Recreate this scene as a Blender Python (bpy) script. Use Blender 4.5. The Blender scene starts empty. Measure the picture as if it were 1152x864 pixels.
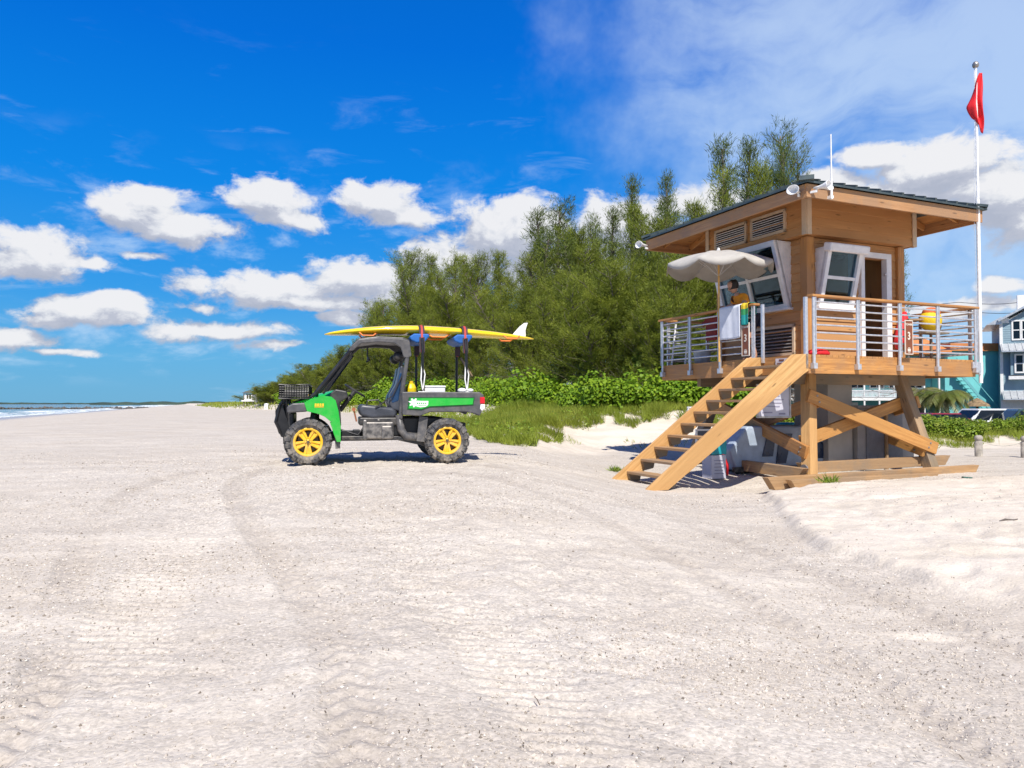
import bpy, bmesh, math, random
import numpy as np
from mathutils import Vector, Matrix
R = math.radians
scene = bpy.context.scene
COL = scene.collection
EYE = 1.2
F = 830.0          # focal length in pixels of the 1152 px wide photograph

# ------------------------------------------------------------------ camera
cam_d = bpy.data.cameras.new('camera')
cam = bpy.data.objects.new('camera', cam_d); COL.objects.link(cam)
cam_d.sensor_width = 36.0; cam_d.lens = F / 1152 * 36
cam_d.clip_start = 0.05; cam_d.clip_end = 20000
cam.location = (0, 0, EYE)
cam.rotation_euler = (R(90 + 1.5), 0, 0)
scene.camera = cam
# ------------------------------------------------------------------ exposure
scene.view_settings.view_transform = 'Standard'
scene.view_settings.look = 'None'
scene.view_settings.gamma = 1
scene.view_settings.use_curve_mapping = False
scene.view_settings.exposure = 0.50
scene.render.engine = 'CYCLES'
scene.cycles.max_bounces = 8
scene.cycles.transparent_max_bounces = 16
# ------------------------------------------------------------------ sun
SUN_EL, SUN_AZ = 52.0, 5.0      # source is behind the camera, a little to the right
sun_d = bpy.data.lights.new('sun', 'SUN'); sun_d.energy = 4.3; sun_d.angle = R(0.53)
sun_d.color = (1.0, 0.95, 0.865)
sun = bpy.data.objects.new('sun', sun_d); COL.objects.link(sun)
sun.rotation_euler = (R(90 - SUN_EL), 0, R(SUN_AZ)); sun.location = (5, -20, 30)

# ------------------------------------------------------------------ world: sky with clouds
world = bpy.data.worlds.new('World'); scene.world = world; world.use_nodes = True
nt = world.node_tree; nt.nodes.clear()
SKY = 0.12
class G:
    """tiny node builder"""
    def __init__(s, nt): s.nt = nt
    def n(s, t, **k):
        nd = s.nt.nodes.new(t)
        for a, b in k.items(): setattr(nd, a, b)
        return nd
    def put(s, sock, v):
        if isinstance(v, bpy.types.NodeSocket): s.nt.links.new(v, sock)
        elif v is not None: sock.default_value = v
    def m(s, op, a, b=None, c=None, clamp=False):
        nd = s.n('ShaderNodeMath', operation=op, use_clamp=clamp)
        s.put(nd.inputs[0], a); s.put(nd.inputs[1], b)
        if c is not None: s.put(nd.inputs[2], c)
        return nd.outputs[0]
    def v(s, op, a, b=None):
        nd = s.n('ShaderNodeVectorMath', operation=op)
        s.put(nd.inputs[0], a); s.put(nd.inputs[1], b)
        return nd.outputs['Value' if op in ('LENGTH', 'DOT_PRODUCT') else 'Vector']
    def mix(s, f, a, b, bt='MIX'):
        nd = s.n('ShaderNodeMix', data_type='RGBA', blend_type=bt)
        s.put(nd.inputs[0], f); s.put(nd.inputs[6], a); s.put(nd.inputs[7], b)
        return nd.outputs[2]
    def mapr(s, v, a, b, c=0., d=1., smooth=True):
        nd = s.n('ShaderNodeMapRange', interpolation_type='SMOOTHSTEP' if smooth else 'LINEAR')
        s.put(nd.inputs[0], v); s.put(nd.inputs[1], a); s.put(nd.inputs[2], b); s.put(nd.inputs[3], c); s.put(nd.inputs[4], d)
        return nd.outputs[0]
    def noise(s, vec, scale, detail=4, rough=.5, dist=0., out='Fac'):
        nd = s.n('ShaderNodeTexNoise')
        s.put(nd.inputs['Vector'], vec); s.put(nd.inputs['Scale'], scale)
        nd.inputs['Detail'].default_value = detail; nd.inputs['Roughness'].default_value = rough
        nd.inputs['Distortion'].default_value = dist
        return nd.outputs[out]
    def xyz(s, x, y, z=0.):
        nd = s.n('ShaderNodeCombineXYZ'); s.put(nd.inputs[0], x); s.put(nd.inputs[1], y); s.put(nd.inputs[2], z)
        return nd.outputs[0]
    def sep(s, v):
        nd = s.n('ShaderNodeSeparateXYZ'); s.put(nd.inputs[0], v); return nd.outputs
g = G(nt)
def azel(px, py):
    x, z = (px - 576) / F, (454 - py) / F
    return math.atan2(x, 1), math.atan2(z, math.hypot(x, 1))
# density group of the cumulus field: input P = (azimuth, elevation, 0)
grp = bpy.data.node_groups.new('cumulus', 'ShaderNodeTree')
grp.interface.new_socket('P', in_out='INPUT', socket_type='NodeSocketVector')
grp.interface.new_socket('D', in_out='OUTPUT', socket_type='NodeSocketFloat')
gg = G(grp); gi = gg.n('NodeGroupInput'); go = gg.n('NodeGroupOutput')
P = gi.outputs[0]
w1 = gg.noise(gg.v('MULTIPLY', P, (9, 14, 1)), 1.0, 3, .5, 0, 'Color')
Pw = gg.v('ADD', P, gg.v('MULTIPLY', gg.v('SUBTRACT', w1, (.5, .5, .5)), (.05, .034, 0)))
clouds = [(150,232,56,27,1),(205,257,66,20,.9),(172,216,38,16,1),(300,222,54,27,1),(328,244,42,15,.9),(430,224,52,25,1),(467,243,34,14,.9),
          (36,282,58,36,1),(98,294,30,11,.8),(160,287,34,9,.65),(305,322,100,24,.9),(402,312,62,28,.95),(350,340,110,14,.9),(250,370,90,13,.85),
          (100,350,80,20,.95),(130,338,45,14,.9),(15,380,60,16,.9),(55,358,45,16,.9),(200,372,60,14,.7),(300,388,60,9,.6),(60,395,80,8,.5),(230,345,50,10,.5),(575,258,70,34,1.1),(510,292,60,28,1),(440,335,60,26,.8),(390,360,60,13,.6),
          (690,250,60,34,1),(735,262,50,30,.9),(640,300,120,40,1),(478,330,90,36,.9),(790,225,70,30,.75),(1062,188,86,32,1.1),(990,172,44,15,1.1),(1122,214,78,34,1),
          (1010,225,110,28,.95),(940,205,60,26,.7),(1180,250,90,30,.9),(1135,318,44,13,.8),(1090,345,110,18,.7),(860,300,140,40,.5),(1230,190,80,40,1)]
random.seed(4)
for _ in range(16):       # the rest of the sky, outside the photograph's frame
    a = random.uniform(50, 310); e = random.uniform(4, 34)
    clouds.append((None, R(a), R(e), R(random.uniform(6, 15)), R(random.uniform(2, 5))))
acc = None
for c in clouds:
    if c[0] is None: a, e, ra, re, amp = c[1], c[2], c[3], c[4], 1
    else:
        a, e = azel(c[0], c[1]); a2, _ = azel(c[0] + c[2], c[1]); _, e2 = azel(c[0], c[1] - c[3]); ra, re, amp = a2 - a, e2 - e, c[4]
    if a > math.pi: a -= 2 * math.pi
    q = gg.v('MULTIPLY', gg.v('SUBTRACT', Pw, (a, e, 0)), (1 / ra, 1 / re, 0))
    d = gg.m('SUBTRACT', amp, gg.v('LENGTH', q))
    acc = d if acc is None else gg.m('SMOOTH_MAX', acc, d, .25)
n1 = gg.noise(gg.v('MULTIPLY', Pw, (20, 30, 1)), 1.0, 9, .62)
n2 = gg.noise(gg.v('MULTIPLY', Pw, (60, 85, 1)), 1.0, 5, .6)
acc = gg.m('ADD', acc, gg.m('MULTIPLY', gg.m('SUBTRACT', n1, .5), 1.9))
acc = gg.m('ADD', acc, gg.m('MULTIPLY', gg.m('SUBTRACT', n2, .5), .5))
gg.put(go.inputs[0], acc)

tc = g.n('ShaderNodeTexCoord'); dx, dy, dz = g.sep(tc.outputs['Generated'])
az = g.m('ARCTAN2', dx, dy); el = g.m('ARCSINE', dz)
p0 = g.xyz(az, el)
def dens(off):
    nd = g.n('ShaderNodeGroup'); nd.node_tree = grp
    g.put(nd.inputs[0], g.v('ADD', p0, off)); return nd.outputs[0]
D0 = dens((0, 0, 0)); D1 = dens((.006, .018, 0)); D2 = dens((.012, .05, 0))
alpha = g.mapr(D0, -.20, .30)
lit = g.m('ADD', g.m('MULTIPLY', g.m('SUBTRACT', D0, D1), .95), g.m('MULTIPLY', g.m('SUBTRACT', D0, D2), .24))
lit = g.m('ADD', lit, .44, clamp=True)
ccol = g.n('ShaderNodeValToRGB'); g.put(ccol.inputs[0], lit)
cr = ccol.color_ramp; cr.elements[0].position = .0; cr.elements[0].color = (.46, .50, .61, 1)
cr.elements[1].position = 1; cr.elements[1].color = (.92, .92, .94, 1)
e = cr.elements.new(.45); e.color = (.55, .58, .68, 1)
e = cr.elements.new(.75); e.color = (.80, .82, .87, 1)
sky = g.n('ShaderNodeTexSky', sky_type='NISHITA', sun_disc=False)
sky.sun_elevation = R(SUN_EL); sky.sun_rotation = R(180 - SUN_AZ)
sky.air_density = 1.0; sky.dust_density = .15; sky.ozone_density = 3.2; sky.altitude = 0
hs = g.n('ShaderNodeHueSaturation'); hs.inputs['Hue'].default_value = .497; hs.inputs['Saturation'].default_value = 1.42; hs.inputs['Value'].default_value = .8
g.put(hs.inputs['Color'], sky.outputs[0])
# thin veil (cirrus) to the right, and wisps
nv = g.noise(g.v('MULTIPLY', g.v('ADD', p0, g.v('MULTIPLY', g.noise(p0, 5, 3, .5, 0, 'Color'), (.14, .14, 0))), (5, 10, 1)), 1.0, 7, .58)
reg = g.m('MULTIPLY', g.mapr(g.m('ADD', g.m('ADD', az, g.m('MULTIPLY', el, .15)), g.m('MULTIPLY', g.m('SUBTRACT', g.noise(p0, 6, 5, .6), .5), .55)), .06, .46), g.mapr(el, .85, .40))
va = g.m('MULTIPLY', g.mapr(nv, .18, .62), g.m('MULTIPLY', reg, .64))
nw = g.noise(g.v('MULTIPLY', p0, (7, 26, 1)), 1.0, 6, .62, .6)
wa = g.m('MULTIPLY', g.mapr(nw, .55, .80), g.m('MULTIPLY', g.mapr(el, .48, .25), .33))
nl = g.noise(g.v('ADD', g.v('MULTIPLY', p0, (9, 24, 1)), (3.1, 7.7, 0)), 1.0, 7, .6, .3)
wa = g.m('MAXIMUM', wa, g.m('MULTIPLY', g.mapr(nl, .50, .72), g.m('MULTIPLY', g.m('MULTIPLY', g.mapr(el, .34, .20), g.mapr(el, .015, .06)), .50)))
# pale band of moist air low on the horizon
low = g.m('MULTIPLY', g.mapr(el, .16, .0), .0)
K = 1 / SKY
veil = (.48 * K, .59 * K, .71 * K, 1)
tint = g.n('ShaderNodeValToRGB'); g.put(tint.inputs[0], g.mapr(el, 0., 1.0, smooth=False)); tr = tint.color_ramp
tr.elements[0].position = 0; tr.elements[0].color = (.115, .40, .66, 1); tr.elements[1].position = 1.0; tr.elements[1].color = (.003, .035, .25, 1)
for pz_, cc_ in ((.06, (.10, .41, .74, 1)), (.14, (.030, .31, .78, 1)), (.27, (.003, .235, .78, 1)), (.45, (.001, .15, .68, 1))): e_ = tr.elements.new(pz_); e_.color = cc_
graded = g.mix(.95, hs.outputs[0], g.mix(1., tint.outputs[0], (K * .74, K * .74, K * .74, 1), 'MULTIPLY'))
s1 = g.mix(g.m('MAXIMUM', va, wa), graded, veil)
s2 = g.mix(g.m('MULTIPLY', alpha, g.mapr(el, .0, .06, .25, .97)), s1, g.v('SCALE', ccol.outputs[0], None) if False else g.mix(1., ccol.outputs[0], (K*.68, K*.68, K*.68, 1), 'MULTIPLY'))
bg = g.n('ShaderNodeBackground'); bg.inputs['Strength'].default_value = SKY
g.put(bg.inputs['Color'], s2)
wo = g.n('ShaderNodeOutputWorld'); g.nt.links.new(bg.outputs[0], wo.inputs[0])
world.cycles.sampling_method = 'MANUAL'; world.cycles.sample_map_resolution = 1024

# ------------------------------------------------------------------ mesh helpers
class MB:
    def __init__(s): s.v = []; s.f = []; s.uv = []; s.mi = []; s.m = 0
    def quad(s, pts, uv=None, mi=None):
        b = len(s.v); s.v += [tuple(p) for p in pts]; s.f.append(list(range(b, b + len(pts))))
        s.uv.append(uv or [(0, 0)] * len(pts)); s.mi.append(s.m if mi is None else mi)
    def beam(s, p0, p1, w, h, up=(0, 0, 1), ext=0.):
        """box from p0 to p1; w across, h along 'up'"""
        p0, p1 = Vector(p0), Vector(p1); d = (p1 - p0); L = d.length; d /= L
        p0 = p0 - d * ext; p1 = p1 + d * ext; L += 2 * ext
        up = Vector(up); side = d.cross(up)
        if side.length < 1e-4: side = d.cross(Vector((1, 0, 0)))
        side.normalize(); upn = side.cross(d).normalized()
        a = side * w / 2; b = upn * h / 2
        c = [p + sa * a + sb * b for p in (p0, p1) for sa, sb in ((-1, -1), (1, -1), (1, 1), (-1, 1))]
        o = random.uniform(0, 50); q = random.uniform(0, 50)
        dims = [w, h, w, h]; acc = q
        base = len(s.v); s.v += [tuple(x) for x in c]
        for i in range(4):
            j = (i + 1) % 4
            s.f.append([base + i, base + j, base + 4 + j, base + 4 + i]); s.mi.append(s.m)
            s.uv.append([(o, acc), (o, acc + dims[i]), (o + L, acc + dims[i]), (o + L, acc)]); acc += dims[i]
        for idx in ([3, 2, 1, 0], [4, 5, 6, 7]):
            s.f.append([base + k for k in idx]); s.mi.append(s.m)
            s.uv.append([(o, q), (o + .02, q + w), (o + .02, q + w), (o, q + h)])
    def box(s, c, size, rz=0.):
        c = Vector(c); sx, sy, sz = size; m = Matrix.Rotation(rz, 3, 'Z')
        ax = [m @ Vector((1, 0, 0)), m @ Vector((0, 1, 0)), Vector((0, 0, 1))]
        i = max(range(3), key=lambda k: size[k]); j, k = [t for t in range(3) if t != i]
        if (i, j, k) in ((0, 1, 2), (1, 0, 2)): s.beam(c - ax[i] * size[i] / 2, c + ax[i] * size[i] / 2, size[j], size[k], ax[k])
        else: s.beam(c - ax[i] * size[i] / 2, c + ax[i] * size[i] / 2, size[j], size[k], ax[k])
    def tube(s, pts, r, n=8, closed=False, caps=True):
        pts = [Vector(p) for p in pts]; rs = r if isinstance(r, (list, tuple)) else [r] * len(pts)
        base = len(s.v); N = len(pts); ref = None; L = 0; o = random.uniform(0, 20)
        Ls = []
        for i, p in enumerate(pts):
            if closed: t = pts[(i + 1) % N] - pts[i - 1]
            else: t = pts[min(i + 1, N - 1)] - pts[max(i - 1, 0)]
            t.normalize()
            if ref is None:
                ref = t.cross(Vector((0, 0, 1)))
                if ref.length < .1: ref = t.cross(Vector((1, 0, 0)))
            ref = (ref - t * ref.dot(t)).normalized(); b = t.cross(ref)
            for k in range(n):
                a = 2 * math.pi * k / n
                s.v.append(tuple(p + (ref * math.cos(a) + b * math.sin(a)) * rs[i]))
            if i: L += (pts[i] - pts[i - 1]).length
            Ls.append(L)
        for i in range(N if closed else N - 1):
            j = (i + 1) % N
            for k in range(n):
                k2 = (k + 1) % n
                s.f.append([base + i * n + k, base + i * n + k2, base + j * n + k2, base + j * n + k]); s.mi.append(s.m)
                u0, u1 = o + Ls[i], o + (Ls[j] if j else Ls[-1] + .05)
                w = 2 * math.pi * rs[i] / n
                s.uv.append([(u0, k * w), (u0, k * w + w), (u1, k * w + w), (u1, k * w)])
        if caps and not closed:
            s.f.append([base + k for k in reversed(range(n))]); s.mi.append(s.m); s.uv.append([(0, 0)] * n)
            s.f.append([base + (N - 1) * n + k for k in range(n)]); s.mi.append(s.m); s.uv.append([(0, 0)] * n)
    def lathe(s, prof, n=24, M=None):
        """prof: list of (radius, height) about local z, M places it"""
        M = M or Matrix.Identity(4); base = len(s.v)
        for r, z in prof:
            for k in range(n):
                a = 2 * math.pi * k / n
                s.v.append(tuple(M @ Vector((r * math.cos(a), r * math.sin(a), z))))
        for i in range(len(prof) - 1):
            for k in range(n):
                k2 = (k + 1) % n
                s.f.append([base + i * n + k, base + i * n + k2, base + (i + 1) * n + k2, base + (i + 1) * n + k]); s.mi.append(s.m)
                s.uv.append([(k / n, i), ((k + 1) / n, i), ((k + 1) / n, i + 1), (k / n, i + 1)])
    def prism(s, poly, o, ax, ay, d):
        """polygon in plane (ax, ay) at o, thickened by vector d"""
        o, ax, ay, d = Vector(o), Vector(ax), Vector(ay), Vector(d)
        b = len(s.v); n = len(poly)
        for k in (0, 1):
            for x, y in poly: s.v.append(tuple(o + ax * x + ay * y + d * k))
        s.f.append([b + k for k in reversed(range(n))]); s.mi.append(s.m); s.uv.append([poly[k] for k in reversed(range(n))])
        s.f.append([b + n + k for k in range(n)]); s.mi.append(s.m); s.uv.append([tuple(p) for p in poly])
        for k in range(n):
            k2 = (k + 1) % n
            s.f.append([b + k, b + k2, b + n + k2, b + n + k]); s.mi.append(s.m)
            s.uv.append([poly[k], poly[k2], (poly[k2][0], poly[k2][1] + d.length), (poly[k][0], poly[k][1] + d.length)])
    def sphere(s, c, r, n=12, sc=(1, 1, 1)):
        prof = [(max(1e-4, math.sin(math.pi * i / n)) * r, -math.cos(math.pi * i / n) * r) for i in range(n + 1)]
        s.lathe(prof, n * 2, Matrix.Translation(c) @ Matrix.Diagonal((*sc, 1)))
    def build(s, name, mats, parent=None, merge=False, bevel=0., smooth=False, kind=None, label=None, sub=0, seg=2):
        me = bpy.data.meshes.new(name); me.from_pydata(s.v, [], s.f)
        uvl = me.uv_layers.new(name='UVMap')
        flat = [c for f in s.uv for p in f for c in p]
        uvl.data.foreach_set('uv', flat)
        for m in (mats if isinstance(mats, (list, tuple)) else [mats]): me.materials.append(m)
        me.polygons.foreach_set('material_index', s.mi)
        bm = bmesh.new(); bm.from_mesh(me)
        if merge: bmesh.ops.remove_doubles(bm, verts=bm.verts, dist=.0005)
        bmesh.ops.recalc_face_normals(bm, faces=bm.faces); bm.to_mesh(me); bm.free()
        if smooth: me.polygons.foreach_set('use_smooth', [True] * len(me.polygons))
        me.update()
        o = bpy.data.objects.new(name, me); COL.objects.link(o)
        if parent: o.parent = parent
        if bevel:
            b = o.modifiers.new('b', 'BEVEL'); b.width = bevel; b.segments = seg; b.limit_method = 'ANGLE'; b.angle_limit = R(40)
            b.harden_normals = False
        if sub:
            b = o.modifiers.new('s', 'SUBSURF'); b.levels = sub; b.render_levels = sub
        if kind: o['kind'] = kind
        if label: o['label'] = label
        return o
def smooth_by_angle(o, ang=35):
    me = o.data
    me.polygons.foreach_set('use_smooth', [True] * len(me.polygons))
    bm = bmesh.new(); bm.from_mesh(me)
    for e in bm.edges:
        if len(e.link_faces) == 2 and e.calc_face_angle(0) > R(ang): e.smooth = False
    bm.to_mesh(me); bm.free(); return o
def thing(name, label, cat, loc=(0, 0, 0), rz=0., group=None):
    o = bpy.data.objects.new(name, None); COL.objects.link(o); o.empty_display_size = .1
    o.location = loc; o.rotation_euler = (0, 0, rz); return tag(o, label, cat, group)
def tag(o, label, cat, group=None):
    o['label'] = label; o['category'] = cat
    if group: o['group'] = group
    return o
def copy_tree(o, parent=None):
    c = o.copy(); COL.objects.link(c); c.parent = parent
    for ch in list(o.children): copy_tree(ch, c)
    return c
def mesh_np(name, V, k, mat, attr=None, parent=None, smooth=False):
    """faces of k consecutive vertices each"""
    V = np.asarray(V, dtype=np.float32).reshape(-1, 3); n = len(V); nf = n // k
    me = bpy.data.meshes.new(name); me.vertices.add(n); me.vertices.foreach_set('co', V.ravel())
    me.loops.add(n); me.loops.foreach_set('vertex_index', np.arange(n, dtype=np.int32))
    me.polygons.add(nf); me.polygons.foreach_set('loop_start', np.arange(0, n, k, dtype=np.int32))
    me.update(calc_edges=True); me.materials.append(mat)
    if attr is not None:
        a = me.attributes.new('tint', 'FLOAT', 'POINT'); a.data.foreach_set('value', np.repeat(np.asarray(attr, dtype=np.float32), k))
    if smooth: me.polygons.foreach_set('use_smooth', np.ones(nf, dtype=bool))
    o = bpy.data.objects.new(name, me); COL.objects.link(o)
    if parent: o.parent = parent
    return o

# ------------------------------------------------------------------ materials
def new_mat(name):
    m = bpy.data.materials.new(name); m.use_nodes = True; nt = m.node_tree; nt.nodes.clear()
    q = G(nt); b = q.n('ShaderNodeBsdfPrincipled'); o = q.n('ShaderNodeOutputMaterial'); nt.links.new(b.outputs[0], o.inputs[0])
    return m, q, b, o
def bump(q, b, h, dist, strength=1.0):
    n = q.n('ShaderNodeBump'); n.inputs['Strength'].default_value = strength; n.inputs['Distance'].default_value = dist
    q.put(n.inputs['Height'], h); q.put(b.inputs['Normal'], n.outputs[0]); return n
def pane_mat():
    m, q, b, o = new_mat('window_pane'); tr = q.n('ShaderNodeBsdfTransparent'); tr.inputs[0].default_value = (.50, .66, .74, 1)
    gl = q.n('ShaderNodeBsdfGlossy'); gl.inputs['Roughness'].default_value = .02; gl.inputs['Color'].default_value = (.9, .95, 1, 1)
    fr = q.n('ShaderNodeFresnel'); fr.inputs[0].default_value = 1.3; mx = q.n('ShaderNodeMixShader'); q.put(mx.inputs[0], fr.outputs[0])
    q.nt.links.new(tr.outputs[0], mx.inputs[1]); q.nt.links.new(gl.outputs[0], mx.inputs[2]); q.nt.links.new(mx.outputs[0], o.inputs[0]); q.nt.nodes.remove(b); return m
def M(name, col, rough=.6, metal=0., var=.12, scale=6., bmp=0., spec=.5, coat=0.):
    """plain surface with slight dirt variation"""
    m, q, b, o = new_mat(name); tc = q.n('ShaderNodeTexCoord').outputs['Object']
    n = q.noise(tc, scale, 5, .6)
    c = (*col, 1); d = (*[x * (1 - var * 2) for x in col], 1); l = (*[min(1, x * (1 + var)) for x in col], 1)
    q.put(b.inputs['Base Color'], q.mix(q.mapr(n, .3, .7), d, l))
    q.put(b.inputs['Roughness'], q.mapr(n, .3, .7, max(.02, rough - .08), min(1, rough + .1)))
    b.inputs['Metallic'].default_value = metal; b.inputs['Specular IOR Level'].default_value = spec
    b.inputs['Coat Weight'].default_value = coat; b.inputs['Coat Roughness'].default_value = .08
    if bmp: bump(q, b, q.noise(tc, scale * 8, 4, .6), bmp)
    return m
def wood(name, c1, c2, c3, rough=.6, weather=0.):
    m, q, b, o = new_mat(name); uv = q.n('ShaderNodeUVMap').outputs[0]
    g1 = q.noise(q.v('MULTIPLY', uv, (1.2, 26, 1)), 1., 6, .65, .8)
    g2 = q.noise(q.v('MULTIPLY', uv, (3.5, 120, 1)), 1., 3, .6)
    vr = q.n('ShaderNodeTexVoronoi'); q.put(vr.inputs['Vector'], q.v('MULTIPLY', uv, (1.5, 6.5, 1))); vr.inputs['Scale'].default_value = 1
    knot = q.mapr(vr.outputs['Distance'], .05, .14, 1, 0)
    big = q.noise(q.v('MULTIPLY', uv, (.5, 1.5, 1)), 1., 2)
    c = q.mix(q.mapr(g1, .35, .65), (*c1, 1), (*c2, 1))
    c = q.mix(q.mapr(big, .35, .65, 0, .85), c, (*[x * .82 for x in c3], 1))
    c = q.mix(q.m('MULTIPLY', q.mapr(g2, .55, .75), .25), c, (*[x * .4 for x in c1], 1))
    c = q.mix(q.m('MULTIPLY', knot, .75), c, (*[x * .3 for x in c1], 1))
    if weather:
        t2 = q.n('ShaderNodeTexCoord').outputs['Object']
        wn = q.noise(t2, 1.7, 5, .65)
        c = q.mix(q.m('MULTIPLY', q.mapr(wn, .42, .62), weather), c, (.20, .18, .15, 1))
    q.put(b.inputs['Base Color'], c); q.put(b.inputs['Roughness'], q.mapr(g1, .3, .7, rough - .1, rough + .12))
    bump(q, b, q.m('ADD', g1, q.m('MULTIPLY', g2, .5)), .006)
    return m
W_new = wood('fresh_timber', (.46, .20, .05), (.66, .34, .10), (.56, .28, .08))
W_stair = wood('pale_timber', (.50, .27, .09), (.70, .42, .17), (.60, .33, .12))
W_deck = wood('fascia_timber', (.40, .17, .045), (.62, .30, .085), (.50, .23, .07), .6, .20)
W_skid = wood('skid_timber', (.38, .21, .09), (.52, .32, .15), (.40, .25, .13), .75, .35)
W_old = wood('weathered_timber', (.30, .19, .10), (.42, .29, .17), (.24, .20, .14), .8, .6)
W_roof = wood('roof_timber', (.42, .20, .08), (.58, .32, .15), (.48, .25, .11), .65, .25)
W_soft = wood('soffit_timber', (.46, .20, .06), (.58, .28, .09), (.5, .22, .06), .7)
M_white = M('white_paint', (.80, .80, .80), .4, var=.05)
M_galv = M('galvanised_rail', (.62, .63, .66), .38, .55, .08, 20)
M_trim = M('beige_trim', (.62, .50, .36), .55, var=.05)
M_glass = M('dark_glass', (.008, .014, .022), .03, 0, .05, spec=.28)
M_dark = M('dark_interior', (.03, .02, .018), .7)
M_black = M('black_plastic', (.028, .028, .031), .45, var=.2)
M_grey = M('grey_plastic', (.075, .075, .082), .5, var=.15)
M_metal = M('bare_metal', (.38, .36, .34), .4, .7, .2)
M_green = M('green_paint', (.008, .42, .03), .28, 0, .06, 3, coat=.5)
M_dgreen = M('dark_green_edge', (.004, .10, .015), .4)
M_yellow = M('rim_yellow', (.86, .50, .015), .35, 0, .08)
def dusty(m, amt, zlo=0., zhi=.9, col=(.50, .43, .34)):
    """blown sand clinging to the lower parts, in worn patches"""
    nt = m.node_tree; q = G(nt); b = [n for n in nt.nodes if n.type == 'BSDF_PRINCIPLED'][0]; src = b.inputs['Base Color'].links[0].from_socket
    tcO = q.n('ShaderNodeTexCoord').outputs['Object']; z = q.sep(tcO)[2]
    f = q.m('MULTIPLY', q.mapr(q.noise(tcO, 9, 6, .7), .38, .66), q.m('MULTIPLY', q.mapr(z, zhi, zlo, .25, 1.), amt))
    q.put(b.inputs['Base Color'], q.mix(f, src, (*col, 1))); return m
for _m, _a in ((M_green, .22), (M_grey, .35), (M_black, .25), (M_yellow, .30), (M_metal, .25)): dusty(_m, _a)
M_red = M('red_fabric', (.70, .012, .02), .7, 0, .1)
# ------------------------------------------------------------------ numpy noise
def _hash(ix, iy, seed):
    n = (ix.astype(np.int64) * 374761393 + iy.astype(np.int64) * 668265263 + seed * 1442695041) & 0xffffffff
    n = ((n ^ (n >> 13)) * 1274126177) & 0xffffffff
    return ((n ^ (n >> 16)) & 0xffff) / 65535.0
def vnoise(x, y, seed=0):
    ix, iy = np.floor(x), np.floor(y); fx, fy = x - ix, y - iy
    fx = fx * fx * (3 - 2 * fx); fy = fy * fy * (3 - 2 * fy)
    a = _hash(ix, iy, seed); b = _hash(ix + 1, iy, seed); c = _hash(ix, iy + 1, seed); d = _hash(ix + 1, iy + 1, seed)
    return a + (b - a) * fx + (c - a) * fy + (a - b - c + d) * fx * fy
def fbm(x, y, o=4, seed=0, gain=.5):
    s = 0; A = 1; T = 0
    for i in range(o):
        s = s + A * vnoise(x * 2 ** i + 17.3 * i, y * 2 ** i - 9.1 * i, seed + i); T += A; A *= gain
    return s / T - .5
def ss(a, b, x):
    t = np.clip((x - a) / (b - a), 0, 1); return t * t * (3 - 2 * t)
def seg_dist(pts, X, Y):
    """distance to a polyline, positive on its left side"""
    best = np.full(X.shape, 1e9); sg = np.ones(X.shape)
    for (x0, y0), (x1, y1) in zip(pts[:-1], pts[1:]):
        dx, dy = x1 - x0, y1 - y0; L2 = dx * dx + dy * dy
        t = np.clip(((X - x0) * dx + (Y - y0) * dy) / L2, 0, 1)
        px, py = X - x0 - t * dx, Y - y0 - t * dy; d = np.hypot(px, py)
        c = dx * (Y - y0) - dy * (X - x0)
        m = d < best - 1e-6; best = np.where(m, d, best); sg = np.where(m, np.sign(c), sg)
    return best * sg
TOE = [(-1500, 3300), (-400, 900), (-130, 300), (-49, 125), (-31, 95), (-11, 62), (-2.5, 28), (-1.1, 19.5), (-.1, 16.6), (.8, 16.4), (1.7, 18.4), (3, 20.4), (8, 21.3), (14, 22), (30, 24), (300, 30)]
BANK = [(6.3, 12.3), (4.6, 12.0), (3.75, 11.0), (3.48, 9.8), (3.22, 9.0), (2.86, 7.5), (2.82, 6.6), (2.97, 5.9), (3.13, 5.3), (3.4, 4.7), (4.6, 3.4), (8, 2), (20, 0)]
def dune_d(X, Y): return seg_dist(TOE, X, Y)
def _smooth(pts, n=5):
    out = []; P_ = [pts[0]] + pts + [pts[-1]]
    for i in range(1, len(P_) - 2):
        for k in range(n):
            t = k / n; a = [np.array(P_[i + d]) for d in (-1, 0, 1, 2)]
            out.append(tuple(.5 * ((2 * a[1]) + (-a[0] + a[2]) * t + (2 * a[0] - 5 * a[1] + 4 * a[2] - a[3]) * t * t + (-a[0] + 3 * a[1] - 3 * a[2] + a[3]) * t ** 3)))
    return out + [pts[-1]]
TRACKS = [_smooth(t) for t in ([(-1.5, 1.2), (-1.96, 3.1), (-2.75, 4.6), (-3.75, 6.8), (-4.25, 9.0), (-3.6, 10.8), (-2.9, 11.0)], [(-.25, 1.2), (-.70, 3.2), (-1.45, 4.9), (-2.5, 6.9), (-3.2, 8.6), (-3.4, 10.2)],
    [(-4.0, 12.6), (-.9, 10.9), (.6, 9.6), (1.8, 7.9), (2.4, 5.9), (2.75, 4.3), (2.9, 2.6), (2.8, 1.0)], [(-4.0, 11.4), (-1.2, 9.7), (.1, 8.5), (.95, 7.0), (1.5, 5.2), (1.75, 3.6), (1.8, 1.5)])]
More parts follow.
